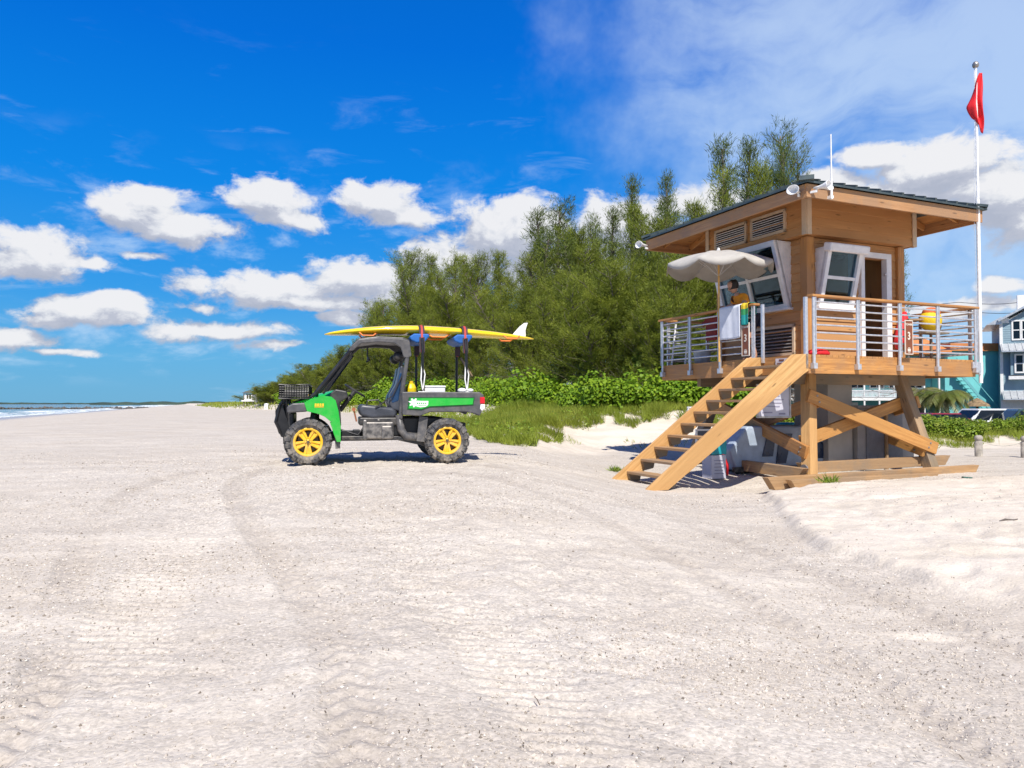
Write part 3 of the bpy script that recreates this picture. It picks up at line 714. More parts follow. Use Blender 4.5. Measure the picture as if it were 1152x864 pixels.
# ------------------------------------------------------------------ sea grape hedge: single shrubs with round leaves
def leaf_discs(C, N, Rr, rg, k=6):
    n = len(C); a = unit(np.cross(N, rg.normal(size=(n, 3)))); b_ = np.cross(N, a); out = []
    for j in range(k):
        t = 2 * math.pi * j / k; e = 1 + .12 * math.cos(t)
        out.append(C + (a * math.cos(t) * e + b_ * math.sin(t)) * Rr[:, None] + N * (.12 * Rr * math.cos(2 * t))[:, None])
    return np.stack(out, 1)
def shrub_mesh(seed, rx, ry, hz_, n, lr, mat, lumps=9):
    rg = np.random.default_rng(seed); Cs = []; Ns = []; Ts = []
    for _ in range(lumps):
        c0 = np.array([rg.uniform(-.7, .7) * rx, rg.uniform(-.6, .6) * ry, rg.uniform(.25, .78) * hz_]); s = rg.uniform(.28, .5) * hz_
        m_ = n // lumps; d = unit(rg.normal(size=(m_, 3))); rad = s * (.55 + .65 * rg.random(m_) ** .7)
        p = c0 + d * rad[:, None] * np.array([1.25, 1.1, .9]); keep = p[:, 2] > .02
        Cs.append(p[keep]); Ns.append(unit(d[keep] * .8 + rg.normal(size=(keep.sum(), 3)) * .5 + np.array([0, -.1, .45])))
        Ts.append(np.clip(rg.random() * .4 + rg.random(keep.sum()) * .75, 0, 1))
    C = np.concatenate(Cs); N = np.concatenate(Ns); T = np.concatenate(Ts)
    V = leaf_discs(C, N, rg.uniform(lr * .6, lr * 1.15, len(C)), rg); o = mesh_np('foliage', V, 6, mat, T); me = o.data; bpy.data.objects.remove(o)
    tb = MB(); rd = random.Random(seed)
    for _ in range(9):
        x, y = rd.uniform(-.6, .6) * rx, rd.uniform(-.5, .5) * ry
        tb.tube([(x * .5, y * .5, -.05), (x * .8, y * .8, hz_ * .4), (x, y, hz_ * .8)], [.03, .02, .01], 5)
    o = tb.build('stem', M_bark); m2 = o.data; bpy.data.objects.remove(o)
    return me, m2
sg = [shrub_mesh(20 + i, 1.15, .9, 1.25, 4600, .062, L_shrub, 13) for i in range(4)]
pxs = [336, 362, 388, 408, 428, 446, 464, 484, 505, 528, 552, 577, 603, 630, 658, 686, 715, 744, 772, 800, 828]
tops = [443, 441, 442, 440, 438, 431, 436, 430, 429, 436, 431, 427, 421, 433, 437, 427, 434, 423, 430, 424, 428]
for i, (px, tp) in enumerate(zip(pxs, tops)):
    X, Y = ray_hit(px, 5.0 if px > 520 else 4.2); z0 = hz(X, Y) - .08; top = EYE + (454 - tp) / F * Y
    s = min(1.9, max(.75, (top - z0) / 1.25)); a, c_ = sg[(i * 3 + i // 4) % 4]
    beside = ('far off beyond the buggy windshield' if px < 380 else 'seen through the open buggy cab' if px < 440 else 'behind the buggy seats and bed front' if px < 500 else 'behind the buggy bed tail' if px < 545
              else 'left of the white dome' if px < 640 else 'right of the white dome' if px < 735 else 'behind the left deck railing corner')
    t = thing('sea_grape_shrub', 'round-leaved shrub %s, %s' % (beside, '%s from the left' % ['first','second','third','fourth','fifth','sixth','seventh','eighth','ninth','tenth','eleventh','twelfth','thirteenth','fourteenth','fifteenth','sixteenth','seventeenth','eighteenth','nineteenth','twentieth','twenty-first'][i]), 'shrub', (X, Y, z0), random.uniform(-.5, .5), 'sea grape shrubs of the dune hedge')
    wx = max(s, (26 / F * Y) / 1.15 * .95); t.scale = (wx, s, s)
    for nm, me_ in (('foliage', a), ('stem', c_)):
        c = bpy.data.objects.new(nm, me_); COL.objects.link(c); c.parent = t
# a darker second row that closes the hedge and the gaps under the trees
ug = [shrub_mesh(40 + i, 1.6, 1.0, 1.5, 1800, .10, L_bush, 10) for i in range(2)]
for i, px in enumerate(range(452, 860, 34)):
    X, Y = ray_hit(px, 8.2); z0 = hz(X, Y) - .1
    t = thing('undergrowth_bush', 'dark bush in the shade beneath the pines, %s from the left in its row' % ['first','second','third','fourth','fifth','sixth','seventh','eighth','ninth','tenth','eleventh','twelfth','thirteenth'][i], 'bush', (X, Y, z0), random.uniform(0, 3), 'dark bushes beneath the pines')
    t.scale = (1.15, 1, 1.2 + .25 * random.random())
    for nm, me_ in (('foliage', ug[i % 2][0]), ('stem', ug[i % 2][1])):
        c = bpy.data.objects.new(nm, me_); COL.objects.link(c); c.parent = t
# bushes on the low dune to the right of the tower, and behind its legs
bs = [shrub_mesh(60 + i, .95, .7, .75, 3200, .040, L_bush, 12) for i in range(3)]
for i, (px, Y, s) in enumerate([(1062, 24.6, .82), (1085, 24.2, .80), (1108, 25.4, .72), (1130, 25.8, .62), (1152, 25.4, .56), (1040, 25.5, .85), (938, 26, 1.1), (962, 26.3, .9), (884, 27, 1.0), (1175, 25.8, .9), (1000, 26.5, .9), (915, 26.4, .8)]):
    X = (px - 576) / F * Y
    lab = ['big green dune bush just right of the leaning rear tower leg', 'big green dune bush left of the rope bollard', 'dune bush directly behind the stubby rope bollard', 'low dune bush below the dark car', 'low dune bush at the right edge of the photo',
           'dune bush half hidden by the leaning tower leg', 'bush seen between front leg and grey cabinet', 'bush behind the crossed front braces', 'bush seen beyond the teal drum', 'dune bush beyond the right photo edge bollard', 'bush hidden behind the grey cabinet', 'small bush just right of the front tower leg'][i]
    t = thing('dune_bush', lab, 'bush', (X, Y, hz(X, Y) - .06), i * 1.3, 'bushes on the low dune by the parking')
    t.scale = (s, s, s)
    for nm, me_ in (('foliage', bs[i % 3][0]), ('stem', bs[i % 3][1])):
        c = bpy.data.objects.new(nm, me_); COL.objects.link(c); c.parent = t

# ------------------------------------------------------------------ dune grass (one object)
def scatter(n, x0, x1, y0, y1, rg): return rg.uniform(x0, x1, n), rg.uniform(y0, y1, n)
rg = np.random.default_rng(99)
VV = []; TT = []
for (n, x0, x1, y0, y1, ls, wd) in ((380000, -7, 12, 15.5, 31, 1.15, .013), (60000, -34, -2, 26, 80, 1.5, .03), (60000, -130, -20, 70, 260, 2.2, .10), (90000, 8.5, 30, 21, 29, 1.25, .012), (2600, 1, 6, 15.5, 22, .9, .012)):
    X, Y = scatter(n, x0, x1, y0, y1, rg); D = dune_d(X, Y)
    start = np.interp(X, [-200, 0, .9, 1.8, 3.2, 6.0, 8.5, 10.0], [-.2, -.1, 1.0, 2.3, 2.8, 2.7, 1.6, .5])
    pn = fbm(X * .8, Y * .5, 3, 301); clump = fbm(X * 2.3, Y * 2.3, 2, 305)
    if n == 2600: keep = (D > .3) & (clump > .16)
    else: keep = (D > start + 1.6 * pn) & (D < 13) & (clump > -.24 + .30 * ss(3.0, .0, D - start)) 
    X, Y, pn, D = X[keep], Y[keep], pn[keep], D[keep]; Z = H(X, Y)[0]
    # clumps lean together
    a = vnoise(X * 3, Y * 3, 311) * 6.28; l = (.16 + .24 * rg.random(len(X))) * ls * (1 + pn)
    low = (fbm(X * .5, Y * .5, 2, 321) > .02)
    d = unit(np.stack([np.cos(a) * .45 + rg.normal(size=len(X)) * .35, np.sin(a) * .45 + rg.normal(size=len(X)) * .35, np.ones(len(X))], 1))
    C = np.stack([X, Y, Z - .01], 1)
    VV.append(blades(C, d, l * np.where(low, .75, 1), np.full(len(X), wd) * rg.uniform(.7, 1.6, len(X)), rg)); TT.append(np.clip(.55 * rg.random(len(X)) + .9 * fbm(X * .6, Y * .9, 2, 331) + .28, 0, 1))
gr = mesh_np('dune_grass', np.concatenate(VV), 4, L_dry, np.concatenate(TT)); tag(gr, 'green and straw coloured grass covering the dune slope', 'grass'); gr['kind'] = 'stuff'
# leafy creepers over the grass
X, Y = scatter(60000, -12, 9, 15, 40, rg); D = dune_d(X, Y)
cl = fbm(X * .9, Y * .9, 3, 401); keep = (D > .3 + np.interp(X, [0, 1, 3.2, 9], [0, 1.2, 2.6, 2.2])) & (D < 8) & (cl > .02); X, Y = X[keep], Y[keep]; Z = H(X, Y)[0] + rg.uniform(.02, .32, len(X))
V = leaf_discs(np.stack([X, Y, Z], 1), unit(rg.normal(size=(len(X), 3)) * .6 + np.array([0, -.2, 1])), rg.uniform(.015, .04, len(X)), rg)
cp = mesh_np('ground_creeper', V, 6, L_bush, rg.random(len(X))); tag(cp, 'leafy green creeper spreading low over the dune', 'ground cover'); cp['kind'] = 'stuff'
# weed fragments and bits of shell strewn over the beach
m, q, b, o = new_mat('dry_weed'); b.inputs['Base Color'].default_value = (.085, .06, .04, 1); b.inputs['Roughness'].default_value = .9
n = 1500; r_ = 2.2 * np.exp(rg.random(n) * 2.0); a = rg.uniform(-.68, .68, n); X, Y = r_ * np.sin(a), r_ * np.cos(a)
pat = fbm(X * .9, Y * .9, 3, 501); keep = pat > .06; X, Y, r_ = X[keep], Y[keep], r_[keep]; Z = H(X, Y)[0]
nn = len(X); d = unit(np.stack([rg.normal(size=nn), rg.normal(size=nn), .12 * np.ones(nn)], 1)); L = rg.uniform(.004, .016, nn) * (1 + (rg.random(nn) > .96) * 2.5)
sd = unit(np.cross(d, np.array([0, 0, 1.]))) * .0022; C = np.stack([X, Y, Z + .004], 1)
mid = C + d * L[:, None] * .5 + np.array([0, 0, .006]) + sd * rg.uniform(-3, 3, nn)[:, None]
VW = np.concatenate([np.stack([C - sd, mid - sd, mid + sd, C + sd], 1), np.stack([mid - sd, C + d * L[:, None] - sd * .4, C + d * L[:, None] + sd * .4, mid + sd], 1)])
o = mesh_np('weed_fragments', VW, 4, m); tag(o, 'dark dry weed fragments strewn over the sand', 'beach debris'); o['kind'] = 'stuff'
# clods of caked sand and broken shell lying on the groomed beach
n = 190000; r_ = 2.2 * np.exp(rg.random(n) * 2.25); a = rg.uniform(-.67, .67, n); X, Y = r_ * np.sin(a), r_ * np.cos(a)
pt = fbm(X * .8, Y * .8, 3, 511); Bk = seg_dist(BANK, X, Y); keep = (rg.random(n) < np.clip(.30 + 2.6 * pt, .10, 1)) & ((Bk < -.1) | (rg.random(n) < .18)) & (dune_d(X, Y) < -.3)
X, Y, r_ = X[keep], Y[keep], r_[keep]; Z = H(X, Y)[0]; nn = len(X)
sz_ = (.0026 + .0070 * rg.random(nn) ** 3.5) * np.clip(.7 + .075 * r_, .8, 1.5)
ph = rg.uniform(0, 6.28, nn); C = np.stack([X, Y, Z + sz_ * .25], 1)
cor = [np.stack([np.cos(ph + k * math.pi / 2) * sz_ * rg.uniform(.7, 1.35, nn), np.sin(ph + k * math.pi / 2) * sz_ * rg.uniform(.7, 1.35, nn), -.2 * sz_ + rg.uniform(-.15, .3, nn) * sz_], 1) for k in range(4)]
apx = np.stack([rg.uniform(-.3, .3, nn) * sz_, rg.uniform(-.3, .3, nn) * sz_, sz_ * rg.uniform(.55, 1.1, nn)], 1)
TR = np.concatenate([np.stack([C + cor[k], C + cor[(k + 1) % 4], C + apx], 1) for k in range(4)])
m, q, b, o = new_mat('sand_clod'); t_ = q.n('ShaderNodeAttribute', attribute_name='tint').outputs['Fac']; cr_ = q.n('ShaderNodeValToRGB'); q.put(cr_.inputs[0], t_)
e_ = cr_.color_ramp.elements; e_[0].color = (.18, .15, .125, 1); e_[1].color = (.70, .65, .59, 1); e_[1].position = 1
for pz_, cc_ in ((.04, (.26, .22, .18, 1)), (.12, (.40, .35, .30, 1)), (.85, (.56, .50, .43, 1))): x_ = e_.new(pz_); x_.color = cc_
q.put(b.inputs['Base Color'], cr_.outputs[0]); b.inputs['Roughness'].default_value = .95; b.inputs['Specular IOR Level'].default_value = .15
o = mesh_np('shell_fragments', TR, 3, m, np.tile(rg.random(nn), 4)); tag(o, 'small clods of sand and broken shell strewn over the groomed beach', 'beach debris'); o['kind'] = 'stuff'
# small plant tufts on the sand by the tower
for i, (X, Y, s) in enumerate([(5.18, 12.05, 1.0), (2.0, 14.2, .8)]):
    V = []; n = 130; rg2 = np.random.default_rng(600 + i); C = np.zeros((n, 3)); C[:, :2] = rg2.normal(size=(n, 2)) * .06
    d = unit(np.stack([rg2.normal(size=n) * .9, rg2.normal(size=n) * .9, np.ones(n) * .8], 1)); V = blades(C, d, rg2.uniform(.08, .22, n) * s, np.full(n, .014), rg2)
    o = mesh_np('beach_plant', V, 4, L_bush, rg2.random(n)); o.location = (X, Y, hz(X, Y)); tag(o, ['small green plant growing on the sand before the front skid timber', 'small green tuft on the sand left of the staircase foot'][i], 'plant')
# ------------------------------------------------------------------ town beyond the dune
m, q, b, o = new_mat('asphalt'); tcO = q.n('ShaderNodeTexCoord').outputs['Object']
q.put(b.inputs['Base Color'], q.mix(q.noise(tcO, 3, 5), (.05, .05, .05, 1), (.09, .085, .08, 1))); b.inputs['Roughness'].default_value = .9
pk = MB(); pk.box((42, 58, -.87), (66, 46, .1)); o = pk.build('parking_lot', m); o['kind'] = 'structure'
LOT = -.82
def at(px, Y): return (px - 576) / F * Y
def zt(py, Y): return EYE + (454 - py) / F * Y
C_teal = M('turquoise_wall', (.16, .52, .52), .7, var=.06, scale=.6); C_aqua = M('deep_teal_wall', (.14, .42, .44), .7, var=.08, scale=.6)
C_orange = M('orange_roof_tile', (.60, .22, .065), .7, var=.1, scale=.5); C_blue = M('slate_blue_siding', (.24, .35, .41), .65, var=.06, scale=1)
C_white = M('white_trim_paint', (.78, .78, .76), .5, var=.04); C_metal = M('pale_metal_roof', (.58, .60, .62), .35, .4, .06)
C_rail = M('white_balcony_rail', (.62, .64, .66), .5, var=.05); C_terra = M('terracotta_wall', (.52, .20, .10), .7, var=.06)
C_thatch = M('thatch', (.32, .22, .12), .95, var=.25, scale=5, bmp=.05)
def window(parent, x0, x1, z0, z1, y, bars=1, deep=.08, frame=.08, up=True):
    f = MB(); y0 = y - deep / 2
    for a, b_, c_, d_ in ((x0, x1, z0 - frame, z0), (x0, x1, z1, z1 + frame), (x0 - frame, x0, z0 - frame, z1 + frame), (x1, x1 + frame, z0 - frame, z1 + frame)):
        f.box(((a + b_) / 2, y0, (c_ + d_) / 2), (b_ - a, deep, d_ - c_))
    f.box(((x0 + x1) / 2, y0 + .01, (z0 + z1) / 2), (x1 - x0, deep * .6, frame * .7))
    for k in range(1, bars + 1):
        if bars > 1 or True: 
            xx = x0 + (x1 - x0) * k / (bars + 1)
            if bars: f.box((xx, y0 + .012, (z0 + z1) / 2), (frame * .6, deep * .5, z1 - z0))
    w = f.build('window', C_white, parent)
    p = MB(); p.box(((x0 + x1) / 2, y - .005, (z0 + z1) / 2), (x1 - x0, .03, z1 - z0)); p.build('pane', M_glass, w)
# motel: turquoise, balcony floor, orange roof
Y0 = 64.0
mo = thing('motel_building', 'two-storey turquoise motel with white balcony railing and orange roof behind the tower', 'building', (at(1000, Y0), Y0, LOT))
def lx(px): return at(px, Y0) - mo.location.x
def lz(py): return zt(py, Y0) - LOT
xl, xr, xe = lx(850), lx(1060), lx(1128)
wl = MB(); wl.box(((xl + xr) / 2, 4.6, lz(397) / 2), (xr - xl, 6, lz(397))); wl.build('wall', C_teal, mo)
ew = MB(); ew.box(((xr + xe) / 2 + .02, 3.6, lz(394) / 2), (xe - xr, 8, lz(394))); ew.build('end_wall', C_teal, mo, label='plain turquoise end wall')
bf = MB(); bf.box(((xl + xr) / 2, .8, lz(449)), (xr - xl, 1.9, .28)); bf.build('balcony_floor', C_white, mo)
for i in range(13):
    x = xl + .3 + (xr - xl - .6) * i / 12; c = MB(); c.box((x, -.05, lz(397) / 2), (.13, .13, lz(397))); c.build('balcony_post', C_white, mo)
rl = MB()
for z in (lz(447), lz(439.5)): rl.box(((xl + xr) / 2, -.12, z), (xr - xl, .06, .10))
for i in range(150): rl.box((xl + (xr - xl) * (i + .5) / 150, -.12, (lz(447) + lz(439.5)) / 2), (.075, .03, lz(439.5) - lz(447)))
rl.build('balcony_rail', C_rail, mo)
for i in range(9):
    x = xl + 1 + (xr - xl - 2) * i / 8.3
    window(mo, x - .55, x + .6, lz(436), lz(422), 1.58)
    window(mo, x - .55, x + .6, lz(470), lz(458), 1.58)
dr = MB()
for i in range(4):
    x = xl + 2.2 + (xr - xl - 2) * i / 4.1; d = MB(); d.box((x, 1.57, 1.05), (.95, .06, 2.1)); d.build('door', C_white, mo)
rf = MB(); a, b_ = lz(396), lz(372)
rf.quad([(xl - .5, -1, a), (xe + .4, -1, lz(393)), (xe + .4, 4.4, lz(385)), (xr + 1, 4.4, b_), (xl - .5, 4.4, b_)])
rf.prism([(-1, a - .25), (-1, a), (4.3, b_), (9.6, a), (9.6, a - .25)], (xl - .5, 0, 0), (0, 1, 0), (0, 0, 1), (xr - xl + .8, 0, 0)); rf.v = rf.v[5:]; rf.f = [[k - 5 for k in f] for f in rf.f[1:]]; rf.uv = rf.uv[1:]; rf.mi = rf.mi[1:]
rf.build('roof', C_orange, mo)
r2 = MB(); r2.prism([(-.7, lz(395.5)), (-.72, lz(387)), (3.6, lz(382.5)), (8, lz(387)), (8, lz(395.5))], (xr + .35, 0, 0), (0, 1, 0), (0, 0, 1), (xe - xr + .2, 0, 0)); r2.build('end_roof', C_orange, mo)
dp = MB(); dp.box((xe - .45, -.46, lz(394) / 2), (.3, .12, lz(394))); dp.build('corner_board', C_white, mo)
# slim terracotta house between motel and blue house
tb_ = thing('terracotta_annex', 'narrow terracotta wall between turquoise motel and blue house', 'building', (at(1128.5, 66), 66, LOT))
w_ = MB(); w_.box((.6, 3, zt(400, 66) / 2 - LOT / 2), (1.6, 5, zt(400, 66) - LOT)); w_.build('wall', C_terra, tb_); window(tb_, .0, .5, zt(412, 66) - LOT, zt(404, 66) - LOT, .49, 0)
# exterior stair on the end wall
st = MB(); 
for k in range(14): st.box((xe - 1.0 - k * .28, -.75, .2 + k * .34), (.3, .9, .06))
st.beam((xe - .8, -1.22, .2), (xe - 4.7, -1.22, 4.9), .05, .22); st.beam((xe - .8, -1.22, 1.2), (xe - 4.7, -1.22, 5.9), .04, .05)
st.build('outside_stair', C_aqua, mo)
# blue house at the right edge
Y0b = 62.0
bh = thing('blue_house', 'three-storey slate blue house with white trim and gable at the right edge', 'building', (at(1126, Y0b), Y0b, LOT), R(-29))
def bz(py): return zt(py, Y0b) - LOT
def bx(px): return at(px, Y0b) - at(1126, Y0b)
wd_ = 7.6
wl = MB(); n_lap = 46; zt_ = bz(363)
for k in range(n_lap): wl.prism([(0, 0), (-.03, 0), (-.008, zt_ / n_lap), (0, zt_ / n_lap)], (.0, 0, k * zt_ / n_lap), (0, 1, 0), (0, 0, 1), (wd_, 0, 0))
wl.box((wd_ / 2, 4.01, zt_ / 2), (wd_, 8, zt_))
wl.build('wall', C_blue, bh)
ga = MB(); ga.prism([(.4, zt_), (wd_ - .4, zt_), (wd_ / 2, bz(333))], (0, .0, 0), (1, 0, 0), (0, 0, 1), (0, 6, 0)); ga.build('gable_wall', C_blue, bh)
rf = MB(); pk_ = (wd_ / 2, bz(331)); ev = (-.15, bz(363) + .1)
for s in (0, 1):
    e_ = ev if s == 0 else (wd_ + .15, ev[1]); rf.beam((e_[0], 3.0, e_[1]), (pk_[0], 3.0, pk_[1]), 7.2, .16, (0, 0, 1))
rf.build('roof', C_metal, bh)
ch = MB(); ch.box((1.6, 1.2, bz(341)), (.5, .5, 1.4)); ch.build('chimney', C_white, bh)
ef = MB(); ef.prism([(-.95, bz(364) - .1), (.1, bz(364) - .1), (.1, bz(364) + .55)], (0, -.3, 0), (1, 0, 0), (0, 0, 1), (0, 7, 0)); ef.build('eave_roof', C_metal, bh)
cb = MB(); cb.box((.08, -.06, zt_ / 2), (.22, .1, zt_)); cb.box((.35, -.10, bz(361)), (.55, .16, .42)); cb.build('corner_board', C_white, bh)
window(bh, bx(1138.5), bx(1144.5), bz(382), bz(362.5), -.02, 0, frame=.12); window(bh, bx(1147), bx(1153), bz(382), bz(362.5), -.02, 0, frame=.12); window(bh, bx(1156), bx(1162), bz(382), bz(362.5), -.02, 0, frame=.12)
bay = MB(); bay.box((bx(1152), -.28, bz(409)), (bx(1168) - bx(1134), .5, bz(397) - bz(424))); bay.build('bay', C_blue, bh)
window(bh, bx(1140), bx(1146), bz(419), bz(401), -.56, 0, frame=.12); window(bh, bx(1149), bx(1155), bz(419), bz(401), -.56, 0, frame=.12)
by = MB(); by.box((bx(1152), -.3, bz(425.5)), (bx(1170) - bx(1132), .6, .28)); by.build('bay_sill', C_white, bh)
for zz, x0, nm in ((bz(397), bx(1126), 'awning'), (bz(450), bx(1127), 'porch_roof')):
    aw = MB(); aw.prism([(-1.25, zz - .02), (-1.25, zz + .08), (-.02, zz + .75), (-.02, zz - .02)], (x0, 0, 0), (0, 1, 0), (0, 0, 1), (wd_ - .2, 0, 0)); 
    for k in range(16): aw.beam((x0 + .1 + k * .47, -1.28, zz + .1), (x0 + .1 + k * .47, 0, zz + .79), .04, .05)
    aw.build(nm, C_metal, bh)
gd = MB(); gd.box((bx(1146), -.05, 1.2), (3.0, .08, 2.3)); gd.build('garage_door', C_white, bh)
# power lines
for k, (ya, yb) in enumerate(((340, 330), (349, 343), (366, 361))):
    w_ = MB(); Yw = 66.0; pts = []
    for i in range(21):
        t = i / 20; pts.append((at(1105 + t * 90, Yw) - 2 + 2 * t, Yw, zt(ya + (yb - ya) * t, Yw) - .5 * math.sin(math.pi * t)))
    pts = [(at(940, Yw), Yw, zt(ya + 14, Yw) )] + pts
    w_.tube(pts, .025, 4); o = w_.build('power_line', M_black); tag(o, ['highest', 'middle', 'lowest'][k] + ' thin power line crossing the sky beside the blue house', 'power line', 'power lines by the blue house')
# tiki hut, palm
th = thing('thatch_parasol', 'round thatched parasol in front of the turquoise wall beside the palm', 'parasol', (at(1099, 58), 58, LOT))
t_ = MB(); t_.lathe([(.9, zt(456, 58) - LOT - .1), (.8, zt(455, 58) - LOT), (.4, zt(451, 58) - LOT), (.04, zt(448, 58) - LOT)], 18); t_.build('thatch_roof', C_thatch, th)
t_ = MB(); t_.tube([(0, 0, 0), (0, 0, zt(448, 58) - LOT)], .08); t_.build('post', M_bark, th)
def palm(px, Y, htop, label, nf=20, fl=2.6, seed=1):
    rd = random.Random(seed); rg = np.random.default_rng(seed); X = at(px, Y); h = htop - LOT
    t = thing('palm_tree', label, 'tree', (X, Y, LOT)); tk = MB()
    tk.tube([(.1 * math.sin(k * .5), 0, h * k / 8) for k in range(9)], [.19 - .008 * k for k in range(9)], 8); tk.build('trunk', M_bark, t, smooth=True)
    Vs = []; st = MB()
    for i in range(nf):
        a = i * 2.4; up = rd.uniform(-.15, .95); p = Vector((0, 0, h)); d = Vector((math.cos(a), math.sin(a), up)).normalized(); pts = [p.copy()]
        for k in range(14):
            d = (d + Vector((0, 0, -.105 - .03 * rd.random()))).normalized(); p = p + d * fl / 14; pts.append(p.copy())
            side = d.cross(Vector((0, 0, 1))).normalized(); lw = .62 * math.sin(math.pi * (k + 1.5) / 17) ** .6
            for j in range(3):
                pp = pts[-2].lerp(pts[-1], j / 3)
                for s_ in (-1, 1):
                    e_ = pp + side * s_ * lw + d * .28 + Vector((0, 0, -.24 - .1 * rd.random())); n_ = d * .035
                    Vs.append([pp - n_, (pp + e_) / 2 - n_ * .8 + Vector((0, 0, .05)), e_, (pp + e_) / 2 + n_ * .8 + Vector((0, 0, .05))])
        st.tube([tuple(v) for v in pts], [.025] * 5 + [.012] * 10, 4, caps=False)
    V = np.array([[tuple(v) for v in q_] for q_ in Vs]); cr = mesh_np('crown', V, 4, L_palm, np.repeat(rg.random(nf), len(V) // nf + 1)[:len(V)], t)
    st.build('frond_stem', L_palm, cr)
palm(1064, 54, zt(443, 54), 'palm tree with drooping yellowish fronds below the right end of the deck', 26, 2.0, 3)
palm(1036, 60, zt(440, 60), 'smaller palm tree half hidden behind the leaning tower leg', 22, 1.9, 5)
# ------------------------------------------------------------------ parked cars
M_tyre = M('tyre_rubber', (.035, .035, .037), .85, var=.2, scale=12)
def car(px, Y, rz, paint, label, suv=False):
    t = thing('parked_car', label, 'car', (at(px, Y), Y, LOT), rz, 'cars parked beyond the dune')
    L, W, Ht = 4.6, 1.82, (1.72 if suv else 1.48)
    lo = [(-2.3, .38), (-2.25, .78), (-2.1, .92), (-1.2, .98), (2.0, 1.0), (2.22, .88), (2.3, .55), (2.26, .34), (1.85, .30), (-1.9, .30)]
    b_ = MB(); b_.prism(lo, (0, -W / 2, 0), (1, 0, 0), (0, 0, 1), (0, W, 0)); o = b_.build('body', paint, t, bevel=.09, seg=3); 
    ca = MB(); zr = Ht; bx0, bx1, tx0, tx1 = (-1.25, 2.15, -.55, 1.95) if suv else (-1.15, 1.95, -.45, 1.15)
    pts = [(bx0, -W / 2 + .04, .97), (bx1, -W / 2 + .04, .97), (bx1, W / 2 - .04, .97), (bx0, W / 2 - .04, .97), (tx0, -W / 2 + .22, zr), (tx1, -W / 2 + .22, zr), (tx1, W / 2 - .22, zr), (tx0, W / 2 - .22, zr)]
    for f in ((0, 1, 5, 4), (1, 2, 6, 5), (2, 3, 7, 6), (3, 0, 4, 7), (4, 5, 6, 7), (3, 2, 1, 0)): ca.quad([pts[k] for k in f])
    o = ca.build('cabin', paint, t, bevel=.05)
    def lerp4(f, u0, u1, v0, v1):
        A_, B_, C_, D_ = [Vector(pts[k]) for k in f]; g_ = lambda u, v: (A_.lerp(B_, u)).lerp(D_.lerp(C_, u), v)
        n = (B_ - A_).cross(D_ - A_).normalized() * .006
        return [g_(u0, v0) + n, g_(u1, v0) + n, g_(u1, v1) + n, g_(u0, v1) + n]
    for f, splits in (((0, 1, 5, 4), ((.07, .33), (.36, .63), (.66, .93))), ((2, 3, 7, 6), ((.07, .33), (.36, .63), (.66, .93))), ((1, 2, 6, 5), ((.08, .92),)), ((3, 0, 4, 7), ((.07, .93),))):
        for u0, u1 in splits:
            w = MB(); qd = lerp4(f, u0, u1, .14, .88); n = (qd[1] - qd[0]).cross(qd[3] - qd[0]).normalized() * -.03; w.prism([(0, 0), (1, 0), (1, 1), (0, 1)], qd[0], qd[1] - qd[0], qd[3] - qd[0], n)
            w.build('window', M_glass, t)
    for x in (-1.42, 1.42):
        for s in (-1, 1):
            Mx = Matrix.Translation((x, s * (W / 2 - .1), .33)) @ Matrix.Rotation(R(90), 4, 'X')
            w = MB(); w.lathe([(.19, -.1), (.31, -.1), (.33, -.06), (.33, .06), (.31, .1), (.19, .1)], 20, Mx); wo_ = w.build('wheel', M_tyre, t, smooth=False)
            h_ = MB(); h_.lathe([(.001, -.07), (.2, -.08), (.2, .08), (.001, .07)], 20, Mx); h_.build('rim', M_metal, wo_)
    for s in (-1, 1):
        h_ = MB(); h_.box((-2.24, s * .62, .72), (.06, .34, .14)); h_.build('headlight', C_white, t)
        h_ = MB(); h_.box((2.27, s * .64, .76), (.05, .3, .16)); h_.build('tail_light', M_red, t)
def paint(n, c): return M(n, c, .25, .1, .02, coat=.8)
car(1048, 41, R(4), paint('maroon_paint', (.26, .012, .03)), 'maroon car parked left of the white estate car, roof above the bush')
car(1102, 42, R(3), paint('white_car_paint', (.70, .72, .74)), 'white car parked between the maroon and the dark green car', True)
car(1152, 40, R(-12), paint('dark_car_paint', (.025, .06, .06)), 'dark green car parked at the right edge of the photo', True)
# ------------------------------------------------------------------ far lifeguard hut on the dune and a white bin
X, Y = -41.5, 114.0; X = at(281, 120); Y = 120; z0 = hz(X, Y)
fh = thing('distant_lifeguard_hut', 'tiny distant lifeguard hut with dark roof on the dune left of the buggy', 'lifeguard hut', (X, Y, z0 - .1))
zz = lambda py: zt(py, Y) - z0 + .1
k_ = Y / F
b_ = MB(); b_.box((0, 0, zz(447.5)), (9.5 * k_, 9 * k_, 6 * k_)); b_.build('wall', C_white, fh)
b_ = MB(); b_.box((-.8 * k_, -4.6 * k_, zz(446.5)), (1.6 * k_, .1, 4 * k_)); b_.box((2 * k_, -4.6 * k_, zz(446.5)), (2 * k_, .1, 4 * k_)); b_.build('window', M_dark, fh)
b_ = MB(); b_.lathe([(9 * k_, zz(442.5)), (8.8 * k_, zz(442.0)), (.1, zz(439.2))], 4, Matrix.Rotation(R(45), 4, 'Z')); b_.build('roof', M('dark_roof', (.10, .10, .11), .8), fh)
b_ = MB(); b_.box((0, 0, zz(451.2)), (14 * k_, 13 * k_, 1.4 * k_)); b_.build('deck', C_white, fh)
for sx in (-1, 1):
    for sy in (-1, 1): b_ = MB(); b_.tube([(sx * 5 * k_, sy * 4.4 * k_, -.5), (sx * 5 * k_, sy * 4.4 * k_, zz(443))], .09); b_.build('post', M_bark, fh)
o = MB(); o.box((0, 0, 0), (1, 1, 1)); 
